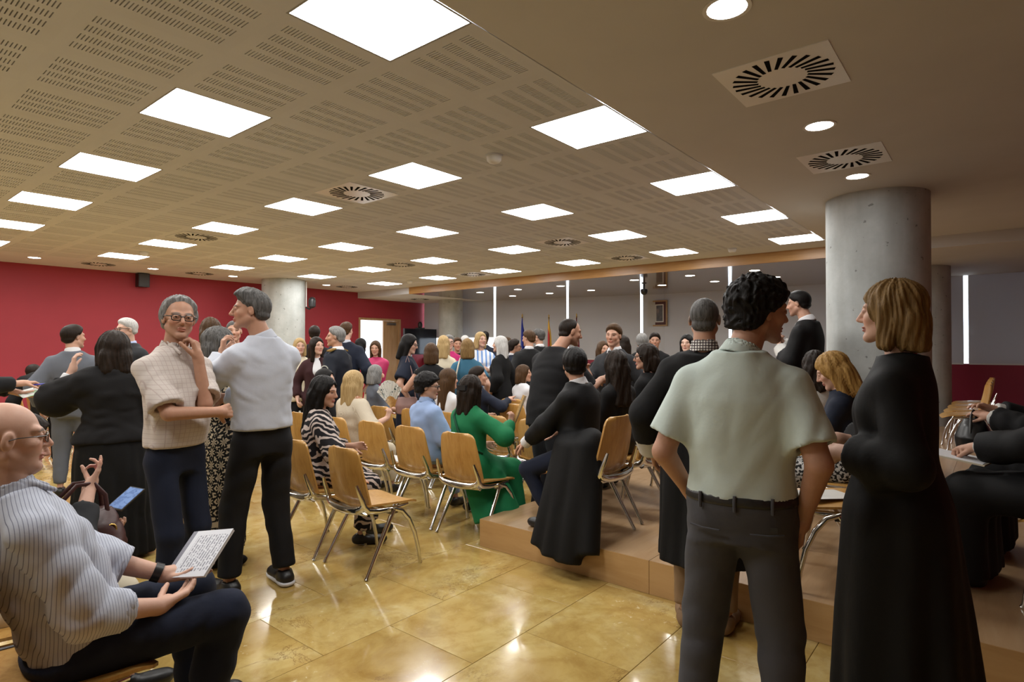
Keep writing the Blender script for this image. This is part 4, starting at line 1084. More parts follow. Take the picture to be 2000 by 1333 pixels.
    if robe:
        fr_ = Field(); hem = robe.get('hem', .2); inf = robe.get('inf', .03); hw_ = robe.get('hw', .29); hdp = robe.get('hd', .25); n_ = robe.get('neck', 1.478)
        if not sit:
            up_ = rows(inf, 1.1, n_)[1]
            fr_.loft((pel, [((hem-.93)*s, hw_*s, hdp*s, 0, robe.get('oy', -.02)), ((.55-.93)*s, (hw_*.55+.1)*s, (hdp*.6+.07)*s, 0, -.01), (0, (.19*w+inf)*s, (.14*w+inf)*s, 0, 0)]+up_), U if abs(lean) < 8 else np.eye(3), .03, rc,
                     pleat=(robe.get('np', 9), robe.get('pa', .085), .12*s, (hem-.93)*s, seed*1.7))
        else:
            fr_.loft(rows(inf, .84, n_), U, .03, rc)
            for q_ in (-1, 1) if not robe.get('nolegs') else ():
                cn(fr_, hip[q_]+V(0, 0, .02), kn[q_], .125*s*w, .095*s*w, .06)
                cn(fr_, kn[q_], V(kn[q_][0]*1.1, kn[q_][1]+.01, hem), .095*s*w, .12*s*w, .06, (0, 1))
            if not robe.get('nolegs'): cn(fr_, pel, (kn[1]+kn[-1])/2, .12*s, .09*s, .06); cn(fr_, (kn[1]+kn[-1])/2, V((kn[1][0]+kn[-1][0])/2, kn[1][1]+.01, hem), .09*s, .12*s, .06, (0, 1))
            for a_, b_, r1, r2 in robe.get('drape', ()): cn(fr_, V(*a_), V(*b_), r1, r2, .05, (0, 1))
        for q_ in (-1, 1):
            cn(fr_, bp(q_*.042, -.02, 1.44), sh[q_], .046*s, .058*s, .05)
            cn(fr_, sh[q_]-U@V(q_*.012, 0, .012), el[q_], .064*s*w*robe.get('ar', 1), .08*s*w*robe.get('ar', 1), .04)
            f2 = robe.get('sl', .82); e2 = el[q_]+(wr[q_]-el[q_])*f2; cn(fr_, el[q_], e2, .082*s*w*robe.get('ar', 1), robe.get('sw', .085)*s, .03, (0, 1))
            drop = robe.get('drop', .0)
            if drop: cn(fr_, (el[q_]+e2)/2, (el[q_]+e2)/2-V(0, 0, drop), .06*s, .05*s, .05)
        fr_.post.append((folds(seed+33, robe.get('fold', .008), 9, (0, 0, 1)), .03))
        if robe.get('v'):
            fr_.cone(bp(0, .15, 1.47), bp(0, .18, 1.45-robe['v']), .06*s, .006*s, 0., rc, 's')
        fr_.mesh('robe', robe['m'], root)
    if cuff:
        for q_ in (-1, 1):
            if cuff.get('only') and cuff['only'] != q_: continue
            a_ = el[q_]+(wr[q_]-el[q_])*cuff.get('a', .55); b_ = el[q_]+(wr[q_]-el[q_])*cuff.get('b', .97)
            fq = Field(); fq.cone(a_, b_, cuff.get('ra', .062)*s, cuff.get('rb', .05)*s, 0, min(rc, max(.007, .0018*D)), 'u', (1, 1)); fq.mesh('cuff', cuff['m'], root)
    if shoes:
        for q_ in (-1, 1):
            fs_ = Field(); rsh = min(.024, max(.007, .0032*D)); a_ = an[q_]; zz = .085*s if not sit else .085
            dv = V(*shoes.get('dir', (q_*.18, 1, 0))); dv = nrm(dv); g0 = V(a_[0], a_[1], 0)
            fs_.cone(g0-dv*.035+V(0, 0, .045), g0+dv*.17*s+V(0, 0, .03), .044*s, .036*s, .02, rsh); fs_.cone(g0+V(0, 0, .05), V(*a_)+V(0, 0, .0), .046*s, .043*s, .02, rsh, 'u', (0, 1)); fs_.ell(g0+dv*.13*s+V(0, 0, .035), V(.046, .09, .035)*s, rotm(math.degrees(math.atan2(dv[0], dv[1])), 0, 0), .02, rsh)
            fs_.cut((0, 0, .022 if shoes.get('sole') else .003), (0, 0, -1))
            so = fs_.mesh('shoe', shoes['m'], root)
            if shoes.get('sole'):
                fo = Field(); fo.cone(g0-dv*.035+V(0, 0, .02), g0+dv*.17*s+V(0, 0, .02), .049*s, .04*s, 0, rsh); fo.ell(g0+dv*.12*s+V(0, 0, .02), V(.05, .1, .05)*s, rotm(math.degrees(math.atan2(dv[0], dv[1])), 0, 0), .02, rsh); fo.cut((0, 0, .003), (0, 0, -1)); fo.cut((0, 0, .03), (0, 0, 1)); fo.mesh('sole', shoes['sole'], so)
    return dict(root=root, el=el, wr=wr, sh=sh, hp=hp, bp=bp, kn=kn, an=an, HT=HT, Rh=Rh, s=s, pel=pel, hs=hs, H=H, U=U, pos=pos, rz=rz, z0=z0)
def world(pd, v):
    c_, s_ = math.cos(pd['rz']), math.sin(pd['rz']); return V(pd['pos'][0]+c_*v[0]-s_*v[1], pd['pos'][1]+s_*v[0]+c_*v[1], pd['z0']+v[2])
def part(pd, name, m, mat, smooth=50): return m.build(name, mat, pd['root'], smooth)
# ------------------------------------------------------------------ cloth patterns
def patt(name, build, rough=.85):
    t = NT(name); c = build(t); t.bs(Base_Color=c, Roughness=rough); t.b.inputs['Specular IOR Level'].default_value = .25
    rg = t.noise(4.5, 2, t.mapped((1, 1, .55), (.3, .4, 0)), .4, 1.1); t.bump(t.math('ADD', t.math('MULTIPLY', rg, .6), t.math('MULTIPLY', t.noise(90, 2), .05)), .3, .03); MATS[name] = t.m; return t.m
def stripes(t, axis, freq, c1, c2, w_=.5, soft=.05, vec=None):
    v = t.xyz(vec)[axis]; f = t.math('FRACT', t.math('MULTIPLY', v, freq)); m = t.ramp(f, [(max(0, w_-soft), 0.), (w_, 1.)]); return t.mix(m, c1, c2), m
K_ROBE = cloth('black robe cloth', (.0045, .0045, .005), .7, sheen=0)
K_ROBE2 = cloth('matt black robe cloth', (.0055, .0055, .006), .85, sheen=0)
K_CAPE = cloth('soft black jacket cloth', (.009, .0085, .009), .9, sheen=.1)
K_BLACK = cloth('black jersey', (.008, .008, .009), .85, sheen=.05); K_CHAR = cloth('charcoal suiting', (.022, .023, .026), .8, sheen=.05); K_NAVY = cloth('navy suiting', (.010, .014, .028), .8, sheen=.05)
K_DNAVY = cloth('dark uniform cloth', (.007, .009, .016), .75, sheen=.05); K_GREY = cloth('mid grey suiting', (.115, .125, .15), .8); K_MINT = cloth('mint pique cotton', (.52, .60, .565), .9, .03)
K_SLATE = cloth('slate chino cotton', (.062, .062, .070), .85, .08); K_WHITE = cloth('white cotton', (.66, .66, .68), .85, .02); K_PALE = cloth('pale blue white poplin', (.50, .53, .60), .7, .02)
K_JEAN = cloth('dark blue denim', (.010, .014, .030), .85, .15); K_BLK2 = cloth('black trousers cloth', (.0085, .0085, .010), .8, sheen=.05); K_TAN = cloth('tan cotton', (.22, .14, .075), .85); K_CREAM = cloth('cream cotton', (.56, .50, .38), .85)
K_MAROON = cloth('maroon wool', (.040, .014, .016), .85); K_PINK = cloth('raspberry silk', (.42, .03, .11), .5); K_RED = cloth('red jersey', (.45, .02, .03), .7); K_TEAL = cloth('teal jersey', (.035, .12, .19), .8)
K_GREEN = cloth('emerald green coat cloth', (.010, .165, .062), .75, .05); K_SKY = cloth('sky blue cotton', (.28, .38, .60), .85, .03); K_MAG = cloth('magenta knit', (.40, .02, .12), .8); K_LBLUE = cloth('light blue poplin', (.42, .50, .72), .8)
K_BONE = cloth('bone knit', (.60, .55, .45), .9)
K_PLAID = patt('cream plaid cotton', lambda t: t.mix(stripes(t, 2, 42, (0, 0, 0), (1, 1, 1), .9)[1], t.mix(stripes(t, 0, 42, (0, 0, 0), (1, 1, 1), .9)[1], (.56, .50, .46), (.46, .38, .35)), (.47, .40, .37)))
def pin(t):
    v = t.mapped((1, 1, 1), (0, 0, .15)); return stripes(t, 0, 75, (.44, .47, .56), (.13, .14, .21), .74, .05, v)[0]
K_PIN = patt('pinstriped poplin', lambda t: t.mix(stripes(t, 1, 105, (0, 0, 0), (1, 1, 1), .88, .06)[1], (.47, .50, .58), (.17, .18, .25)))
K_CHECK = patt('black and white check', lambda t: t.mix(stripes(t, 2, 70, (0,)*3, (1,)*3, .72)[1], t.mix(stripes(t, 0, 70, (0,)*3, (1,)*3, .72)[1], (.62, .60, .56), (.03, .015, .02)), (.03, .015, .02)))
K_BSTRIPE = patt('blue and white striped silk', lambda t: t.mix(stripes(t, 0, 16, (0,)*3, (1,)*3, .66)[1], (.62, .65, .70), (.12, .25, .55)))
def zebra(t):
    w_ = t.n('TexWave', Vector=t.mapped((1, 1, 1), (.3, .5, 0))); w_.bands_direction = 'Z'; w_.inputs['Scale'].default_value = 7; w_.inputs['Distortion'].default_value = 11; w_.inputs['Detail'].default_value = 2; w_.inputs['Detail Scale'].default_value = 1.2
    return t.ramp(w_.outputs['Color'], [(.55, (.009, .008, .010)), (.62, (.48, .40, .36))])
K_ZEBRA = patt('zebra print viscose', zebra)
def medal(t):
    co = t.mapped((3.4, 3.4, 2.6)); v = t.n('TexVoronoi', Vector=co); v.inputs['Randomness'].default_value = .2
    dv = t.n('VectorMath', _operation='SUBTRACT', i0=co, i1=v.outputs['Position']).outputs[0]; x, y, z = t.xyz(dv)[0:3]
    hx_ = t.math('ADD', x, y); r = t.math('SQRT', t.math('ADD', t.math('POWER', hx_, 2.), t.math('POWER', z, 2.)))
    an_ = t.math('ARCTAN2', hx_, z); rim = t.math('ADD', .22, t.math('MULTIPLY', t.math('COSINE', t.math('MULTIPLY', an_, 8.)), .09))
    ring = t.math('GREATER_THAN', t.math('SINE', t.math('ADD', t.math('MULTIPLY', r, 52.), t.math('MULTIPLY', t.math('COSINE', t.math('MULTIPLY', an_, 8.)), 1.6))), .3)
    m = t.math('MULTIPLY', ring, t.math('LESS_THAN', r, rim))
    zz = t.xyz()[2]; band = t.math('MULTIPLY', t.math('GREATER_THAN', zz, .30), t.math('LESS_THAN', zz, .335))
    return t.mix(t.math('MAXIMUM', m, band), (.008, .008, .008), (.50, .42, .30))
K_MEDAL = patt('black dress cloth with cream medallions', medal)
def crochet(t):
    z = t.xyz()[2]; v = t.n('TexVoronoi', Vector=t.mapped((62, 62, 62))); v.inputs['Randomness'].default_value = .15
    hole = t.math('LESS_THAN', v.outputs['Distance'], .33); yoke = t.ramp(z, [(.0, 0.), (1., 1.)])
    c = t.mix(hole, (.62, .55, .43), (.20, .13, .08)); yk = t.math('GREATER_THAN', z, .985)
    y2 = t.n('TexVoronoi', Vector=t.mapped((30, 30, 30))); return t.mix(yk, c, t.mix(t.math('LESS_THAN', y2.outputs['Distance'], .38), (.28, .085, .03), (.62, .55, .43)))
K_CROCH = patt('cream crochet', crochet)
def lace(t):
    v = t.n('TexVoronoi', Vector=t.mapped((130, 130, 130))); return t.ramp(v.outputs['Distance'], [(.25, (.16, .15, .14)), (.5, (.58, .57, .54))])
K_LACE = patt('white lace', lace)
K_DOT = patt('navy tie with white dots', lambda t: t.mix(t.math('LESS_THAN', t.n('TexVoronoi', Vector=t.mapped((45, 45, 45))).outputs['Distance'], .3), (.008, .012, .04), (.6, .6, .62)))
SHB = dict(m=plain('black leather', (.010, .010, .010), .4)); M_GOLDT = plain('gold thread', (.50, .33, .09), .35, .8)
def cyl_at(pd, name, c, n, r, th, mat):
    n = nrm(np.array(n, float)); m = MB().tube([np.array(c)-n*th, np.array(c)+n*th], r, 20); return part(pd, name, m, mat)
DOWN = dict()

# ------------------------------------------------------------------ near people
p = person('person in mint polo and grey trousers, back turned, hand in pocket', px=1445, D=2.15, top=548, face=8, w=1.08, hd=(52, -4, 4), headoff=(.06, .03, 0), hair=('curly', 'black'), skin='b', stubble=.5,
    up=dict(m=K_MINT, sl=.78, hem=.955, inf=.026, name='polo_shirt', fold=.0045, ff=20, fdir=(.5, 0, 1)), low=dict(m=K_SLATE, inf=.022, waist=.985, hinf=.022, fold=.006), belt=M_BLACK, collar=dict(m=K_MINT, h=.045, open=0, flaps=0), shoes=dict(m=SHB['m']),
    arms=(dict(t=(-.215, .12, -.49), palm=(1, 0, 0), pole=(-.45, -.8, 0)), dict(t=(.205, .04, -.525), dir=(-.15, .2, -1), palm=(-1, 0, 0), pole=(.55, -.8, 0))), feet=((-.17, .02), (.15, -.02)))
POLO = p
for sx in (-1, 1):   # back pockets and belt loops
    part(p, 'pocket_welt', MB().tube([p['bp'](sx*.155, -.117, .865), p['bp'](sx*.11, -.139, .862), p['bp'](sx*.05, -.143, .86)], .004, 6), K_SLATE)
part(p, 'pocket_tag', MB().cbox(p['bp'](.125, -.136, .885), (.011, .002, .008)), M_BLACK)
for a in (-.12, 0., .12):
    part(p, 'belt_loop', MB().tube([p['bp'](a, -.139+abs(a)*.18, .985), p['bp'](a, -.145+abs(a)*.18, .96), p['bp'](a, -.139+abs(a)*.18, .93)], .006, 6), K_SLATE)
p = person('person in long black robe facing left with hands held in front', px=1752, D=2.15, top=552, face=-80, sex='f', hd=(2, 0, 0), hair=('bob', 'dblond'), skin='c', smile=.8, mouth=.25,
    robe=dict(m=K_ROBE, hem=.22, hw=.24, hd=.23, np=8, pa=.08, inf=.034, sw=.075, sl=.8, drop=.05, ar=.9), bust=.104, arms=(dict(t=(-.13, .155, -.30), dir=(.15, 1, -.05), palm=(.9, 0, -.4), curl=(.5, .6, .7, .7), pole=(-.45, -.5, -.9)), dict(t=(.06, .22, -.28), dir=(-.1, 1, 0), palm=(-.3, 0, -1))), feet=((-.1, 0), (.1, .05)), shoes=dict(m=SHB['m']))
p = person('seated person in pinstriped shirt and navy trousers reading a booklet', pos=(.61, 2.37), wface=-1, pose='sit', H=1.76, seat=.41, lean=-16, hd=(4, -4, 0), w=1.02, belly=.025, hair=('none', 'grey'), skin='c', stubble=.25, glasses=plain('thin steel spectacle frame', (.1, .1, .1), .3, .8),
    up=dict(m=K_PIN, sl=1.42, inf=.022, hem=.90, fold=.009, ff=16, sr=1.15), low=dict(m=K_JEAN, inf=.024, waist=.95, hinf=.034), collar=dict(m=K_PIN, h=.05), shoes=SHB, feet=((-.12, .42), (.13, .34)), cuff=dict(m=K_PIN, a=.28, b=.47, ra=.068, rb=.064),
    arms=(dict(t=(-.03, .42, -.34), dir=(.35, .9, .05), palm=(.6, -.1, .75), curl=(.2, .25, .3, .3), thumb=.7, pole=(-.5, -.5, -.8)), dict(t=(.15, .34, -.38), dir=(-.35, .95, .12), palm=(-.35, 0, .9), curl=(.25, .25, .3, .3), thumb=.2, pole=(.5, -.15, -1))))
BALD = p
bk = empty('booklet', tuple(world(p, V(.03, .38, .70))), p['rz'], 'grey and white printed booklet in the bald reader\'s hands', 'booklet')
t = NT('booklet cover'); xx = t.xyz()
ln = t.math('MULTIPLY', t.math('GREATER_THAN', t.math('FRACT', t.math('MULTIPLY', xx[0], 75.)), .5), t.math('GREATER_THAN', t.noise(55, 2, t.mapped((1, 2.2, 1))), .45))
area = t.math('MULTIPLY', t.math('GREATER_THAN', xx[0], -.055), t.math('LESS_THAN', t.math('ABSOLUTE', xx[1]), .078))
c = t.mix(t.math('MULTIPLY', ln, area), (.55, .56, .60), (.16, .16, .2)); c = t.mix(t.math('LESS_THAN', xx[0], -.078), c, (.10, .10, .14)); t.bs(Base_Color=c, Roughness=.4); M_BOOK = t.m
Rb = rotm(-28, 0, 0)@rotm(0, 38, 0)@rotm(0, 0, -12)
m = MB().cbox((0, 0, 0), (.1, .1, .0015), None); co = m.build('cover', M_BOOK, bk); m = MB().cbox((.001, 0, -.006), (.098, .098, .004)); pg = m.build('pages', K_WHITE, bk)
for o in (co, pg): o.rotation_euler = Matrix(Rb.tolist()).to_euler()
# wristwatch strap on the left wrist
cyl_at(p, 'watch', p['wr'][-1]-nrm(p['wr'][-1]-p['el'][-1])*.03, p['wr'][-1]-p['el'][-1], .034, .014, M_BLACK)
p = person('seated person in dark jacket and cream trousers, hand to mouth', pos=(.52, 2.98), wface=0, pose='sit', H=1.52, seat=.40, lean=4, sex='f', hd=(0, -14, 0), hair=('short', 'dark'), skin='c', up=dict(m=K_CHAR, sl=1.6, name='jacket', inf=.025, hem=.9), low=dict(m=K_CREAM, inf=.03, waist=.97), shoes=SHB,
    arms=(dict(t=(-.1, .36, -.28), palm=(0, -.2, 1), curl=(.5, .5, .5, .5)), dict(t=(.03, .30, -.03), dir=(-.15, .45, .9), palm=(-.3, -1, .1), curl=(.9, .55, .15, .1), thumb=.8, spread=.12, pole=(.7, -.3, -.9))))
NEIGH = p
hb = empty('handbag', tuple(world(p, V(.02, .26, .57))), p['rz'], 'maroon leather handbag on the lap behind the bald reader', 'handbag')
M_MLEA = plain('maroon leather', (.055, .018, .016), .42, 0, .2, 9, .2)
fh = Field(); fh.loft((V(0, 0, 0), [(0, .10, .14, 0, 0), (.08, .115, .165, 0, 0), (.17, .085, .14, 0, 0), (.225, .035, .11, 0, 0)]), np.eye(3), .02, .008, ex=2.8); fh.post.append((folds(5, .007, 16), .03)); fh.mesh('bag_body', M_MLEA, hb)
for sx in (-1, 1): MB().tube([(sx*.035, -.08, .19), (sx*.03, -.07, .28), (sx*.025, -.02, .335), (sx*.025, .04, .335), (sx*.03, .08, .28), (sx*.035, .09, .19)], .009, 8, flat=.5).build('handle', M_MLEA, hb, 60)
MB().tube([(.075, .09+.018*math.cos(a), .14+.022*math.sin(a)) for a in np.linspace(0, 6.28, 12, endpoint=False)], .004, 6, closed=True).tube([(.078, .09, .12), (.085, .095, .08)], .005, 6).build('clasp', M_GOLDT, hb, 60)
t = NT('phone screen'); t.bs(Base_Color=t.ramp(t.noise(60, 2), [(.45, (.02, .03, .06)), (.55, (.08, .12, .2))]), Roughness=.25, Emission_Color=(.3, .5, 1)); t.b.inputs['Emission Strength'].default_value = .25; M_PHONE = t.m
ph = empty('smartphone', tuple(world(p, V(-.08, .46, .79))), p['rz'], 'smartphone with lit screen above the maroon handbag', 'phone')
Rp = Matrix(rotm(-30, 25, 10).tolist()).to_euler()
o1 = MB().cbox((0, 0, 0), (.036, .074, .004)).build('case', M_BLACK, ph); o2 = MB().cbox((0, 0, .0045), (.032, .068, .0006)).build('screen', M_PHONE, ph); o1.rotation_euler = o2.rotation_euler = Rp

p = person('person in black pleated robe with left hand raised, back turned', px=222, D=4.2, top=650, face=-4, sex='f', w=1.08, hd=(-5, 0, 0), hs=1.2, hair=('bobfringe', 'dark'), skin='c', up=dict(m=K_CAPE, name='jacket', inf=.062, hem=.90, sl=1.0, flare=.16, fold=.012, sr=1.25),
    robe=dict(m=K_ROBE2, hem=.03, hw=.29, hd=.23, np=19, pa=.075, inf=.045, sl=.62, sw=.08), arms=(dict(t=(-.25, .16, .05), dir=(.1, .2, 1), palm=(1, .2, .2), curl=(.5, .55, .6, .6), pole=(-.35, -.1, -1)), dict(t=(.16, .28, -.3))), cuff=dict(m=K_WHITE, a=.3, b=.8, only=-1, ra=.058, rb=.045), shoes=SHB)
p = person('person in cream plaid short-sleeved shirt, hand on chin, arms folded', px=344, D=3.25, top=583, face=138, hd=(32, -1, -3), w=.93, belly=.03, hair=('wild', 'grey'), skin='b', glasses=True, stubble=.35,
    up=dict(m=K_PLAID, sl=.88, hem=.945, inf=.028, fold=.011, ff=12, sr=1.12), low=dict(m=K_JEAN, waist=.99, inf=.014, hinf=.008), collar=dict(m=K_PLAID, h=.045), shoes=SHB, feet=((-.1, .0), (.1, .06)),
    arms=(dict(t=(-.02, .135, .0), dir=(.1, -.15, 1), palm=(.5, -1, 0), curl=(.8, .9, 1., 1.), thumb=.3, pole=(-.15, .05, -1)), dict(t=(-.05, .25, -.29), dir=(-1, -.1, .0), palm=(0, -1, -.2), curl=(.8, .9, .9, .9), pole=(1, .3, -.9))))
p = person('person in long black dress with cream medallions facing right', px=424, D=4.08, top=641, face=82, sex='f', hd=(6, 4, 0), hair=('bobfringe', 'dgrey'), skin='a', smile=.3, mouth=.3,
    up=dict(m=K_MEDAL, name='dress_top', sl=.55, hem=.95, inf=.02), low=dict(k='skirt', m=K_MEDAL, hem=.13, hw=.235, np=8, pa=.06, inf=.02), arms=(dict(t=(-.05, .3, -.28)), dict(t=(.06, .32, -.33), palm=(-1, 0, .2))), shoes=dict(m=K_BLACK))
cyl_at(p, 'watch', p['wr'][1]+(p['el'][1]-p['wr'][1])*.12, p['wr'][1]-p['el'][1], .029, .01, M_BLACK)
p = person('person in pale shirt, black trousers and sneakers, back turned', px=513, D=3.65, top=572, face=-30, hd=(-62, 0, 0), headoff=(-.07, .0, 0), w=.98, hair=('quiff', 'dgrey'), skin='b', stubble=.2, mouth=.1,
    up=dict(m=K_PALE, sl=1.9, hem=.945, inf=.028, fold=.006, ff=15, sr=1.1), low=dict(m=K_BLK2, inf=.024, hinf=.008, waist=.99, hem=.95, hemw=1.15), collar=dict(m=K_PALE, h=.05), shoes=dict(m=SHB['m'], sole=K_WHITE), feet=((-.17, .08), (.13, -.02)),
    arms=(dict(t=(-.10, .27, -.04), dir=(.1, .1, 1), palm=(1, -.3, 0), curl=(.6, .7, .8, .8), pole=(-.7, .0, -1)), dict(t=(-.1, .26, -.3), dir=(-1, .2, 0))))
p = person('person in black robe with checkered collar behind the mint polo', px=1376, D=3.15, top=583, face=4, w=1.05, hd=(3, 0, 0), hair=('crop', 'dgrey'), skin='b', robe=dict(m=K_ROBE2, hem=.36, hw=.23, hd=.2, inf=.03, neck=1.45, sl=.6), collar=dict(m=K_CHECK, h=.055, open=0, flaps=0), low=dict(m=K_TAN, waist=.98), shoes=dict(m=plain('tan suede', (.20, .12, .06), .8)),
    cuff=dict(m=K_LACE, a=.55, b=1.0, ra=.085, rb=.075))
# ------------------------------------------------------------------ the platform
p = person('robed person seated at the platform edge, robe hanging over it', pos=(3.52, 2.27), wface=88, z0=PZ, pose='sit', top=682, lean=3, hd=(44, 0, 0), w=1.05, hair=('short', 'black'), skin='a', collar=dict(m=K_WHITE, h=.045, open=0, flaps=0),
    robe=dict(m=K_ROBE, nolegs=1, hem=.12, inf=.035, fold=.012, sw=.07, drape=[((-.16, .0, .62), (-.32, .10, -.05), .09, .07), ((-.18, -.06, .6), (-.34, -.02, -.09), .09, .08), ((-.18, -.16, .62), (-.34, -.15, -.10), .08, .08), ((-.12, -.18, .66), (-.31, -.28, -.03), .08, .07)]),
    low=dict(m=K_JEAN, waist=.97, inf=.012), shoes=SHB, feet=((-.12, .16), (.1, .2)), arms=(dict(t=(-.2, .36, -.42), palm=(0, 0, -1)), dict(t=(.12, .3, -.36))), cuff=dict(m=K_WHITE, a=.75, b=1.12, ra=.05, rb=.045, only=-1))
p = person('robed person with long loose hair seated second on the platform', pos=(4.15, 2.33), wface=82, z0=PZ, pose='sit', top=702, sex='f', hd=(25, -6, 0), hair=('long', 'dark'), skin='a', robe=dict(m=K_ROBE, hem=.1), low=dict(m=K_BLK2), shoes=SHB)
p = person('robed person in glasses seated third on the platform', pos=(4.85, 2.42), wface=95, z0=PZ, pose='sit', top=674, sex='f', hd=(-25, -4, 0), hair=('bob', 'dark'), skin='a', glasses=True, robe=dict(m=K_ROBE2, hem=.1), low=dict(m=K_BLK2), shoes=SHB)
p = person('robed speaker with lace cuffs holding a tablet before the thick pillar', px=1575, D=5.7, z0=PZ, top=570, face=-70, headoff=(0, .05, 0), hd=(-8, -8, 0), hair=('short', 'black'), skin='a', stubble=.6, collar=dict(m=K_WHITE, h=.055, open=1), robe=dict(m=K_ROBE, hem=.2, inf=.035, v=.16, sl=.42), inner=dict(m=K_WHITE), tie=K_BLACK, low=dict(m=K_BLK2), shoes=SHB,
    arms=(dict(t=(-.05, .22, -.19), dir=(.4, .3, .9), palm=(.6, -1, .2), curl=(.5, .6, .6, .7), pole=(-.6, -.3, -1)), dict(t=(.03, .24, -.13), dir=(-.3, .3, .9), palm=(-.5, -1, .2))), cuff=dict(m=K_LACE, a=.35, b=.95, ra=.078, rb=.062))
cyl_at(p, 'emblem', p['bp'](.09, .135, 1.30), (.3, 1, 0), .035, .006, M_GOLDT)
tb_ = empty('tablet', tuple(world(p, V(.0, .33, p['wr'][1][2]+.07))), p['rz'], 'black tablet held upright by the robed speaker', 'tablet'); o = MB().cbox((0, 0, .03), (.085, .005, .12)).build('case', M_BLACK, tb_); o.rotation_euler = (-.35, 0, 0); o2 = MB().cbox((0, -.006, .03), (.075, .001, .108)).build('screen', M_SCREEN, tb_); o2.rotation_euler = (-.35, 0, 0)
p = person('seated person with dark hair and white lace top by the pillar', px=1592, D=4.75, z0=PZ, pose='sit', top=688, face=-12, sex='f', hd=(10, 0, 0), hair=('lob', 'dark'), skin='a', up=dict(m=K_LACE, sl=1.5, hem=.9, name='blouse'), low=dict(m=K_BLK2), shoes=SHB)
p = person('seated person in navy top looking down, before the thick pillar', px=1660, D=3.75, z0=PZ, pose='sit', top=694, face=-84, sex='f', lean=8, hd=(-4, -26, 0), hair=('lob', 'honey'), skin='c', up=dict(m=K_NAVY, sl=1.8, hem=.9, inf=.026, name='blouse'), low=dict(k='sitskirt', m=patt('black and white speckled cloth', lambda t: t.ramp(t.noise(60, 2), [(.48, (.01, .01, .01)), (.52, (.45, .44, .42))])), hem=.35), shoes=SHB, arms=(dict(t=(-.06, .32, -.27)), dict(t=(.06, .32, -.27))))
p = person('robed person at the right edge, hands clasped over a folder', px=2095, D=2.95, z0=PZ, pose='sit', H=1.68, face=-82, lean=-2, sex='f', hair=('bob', 'brown'), skin='a', robe=dict(m=K_ROBE, hem=.06, inf=.035, sw=.08, drop=.03, drape=[((.0, .45, .45), (.0, .62, .03), .12, .14)]), low=dict(m=K_BLK2), shoes=SHB, arms=(dict(t=(-.03, .42, -.29), palm=(.2, 0, -1), curl=(.5, .6, .7, .8)), dict(t=(.03, .41, -.29), palm=(-.2, 0, -1), curl=(.4, .5, .6, .6))), cuff=dict(m=K_LACE, a=.7, b=.95, ra=.05, rb=.045))
cyl_at(p, 'emblem', p['bp'](-.1, .14, 1.27), (-.3, 1, 0), .045, .006, M_GOLDT)
fo = empty('folder', tuple(world(p, V(0, .47, .665))), p['rz'], 'thin pale folder under the clasped hands at the right edge', 'folder'); o = MB().cbox((0, .02, 0), (.11, .16, .004)).build('cover', K_CREAM, fo); o.rotation_euler = (.12, 0, 0)
MB().cbox((0, .02, .005), (.105, .15, .001)).build('sheet', K_WHITE, fo).rotation_euler = (.12, 0, 0)
p = person('robed person beyond the right edge opening a black purse', px=2110, D=3.45, z0=PZ, pose='sit', H=1.66, face=-86, sex='f', hair=('bob', 'dark'), skin='a', robe=dict(m=K_ROBE2, hem=.06, sw=.08), low=dict(m=K_BLK2), shoes=SHB, arms=(dict(t=(-.06, .43, -.17), palm=(.5, 0, -1)), dict(t=(.05, .43, -.13), palm=(-.5, 0, -1))), cuff=dict(m=K_LACE, a=.55, b=.95, ra=.06, rb=.05))
pu = empty('purse', tuple(world(p, V(0, .50, .62))), p['rz'], 'small black leather purse between hands at the right edge', 'purse'); fh = Field(); fh.loft((V(0, 0, 0), [(0, .1, .09, 0, 0), (.08, .12, .10, 0, 0), (.16, .08, .07, 0, 0), (.2, .03, .05, 0, 0)]), np.eye(3), .02, .012); fh.mesh('bag_body', plain('black purse leather', (.012, .012, .013), .35), pu)
MB().tube([(-.1, 0, .1), (-.07, 0, .22), (0, 0, .25), (.07, 0, .22), (.1, 0, .1)], .008, 8).build('handle', SHB['m'], pu, 60)
# ------------------------------------------------------------------ seated audience
p = person('seated person in black and cream zebra print reaching to the next seat', pos=(2.53, 3.97), wface=-24, pose='sit', top=737, D=4.46, lean=3, side=2, sex='f', w=1.12, hd=(34, -8, 0), hair=('long', 'black'), skin='a', up=dict(m=K_ZEBRA, sl=1.75, hem=.86, inf=.03, sr=1.15, name='tunic'), low=dict(m=K_ZEBRA, inf=.035), shoes=SHB,
    arms=(dict(t=(-.1, .3, -.3)), dict(t=(.46, .22, -.56), palm=(0, 0, -1), dir=(.6, .8, -.1), curl=(.15, .15, .2, .2))), feet=((-.05, .42), (.16, .3)))
p = person('seated person in black with pale scarf, turned right', pos=(3.6, 5.52), wface=-10, pose='sit', top=728, sex='f', hd=(42, -2, 0), hair=('lob', 'black'), skin='c', up=dict(m=K_BLACK, name='blouse'), low=dict(m=K_BLK2), shoes=SHB, collar=dict(m=K_CREAM, h=.04, open=0, flaps=0))
p = person('seated person in beige, second head behind the crochet top', pos=(4.68, 6.95), wface=0, pose='sit', top=728, sex='f', hd=(20, 0, 0), hair=('lob', 'blond'), skin='c', up=dict(m=K_BONE, name='blouse'), low=dict(m=K_BLK2), shoes=SHB)
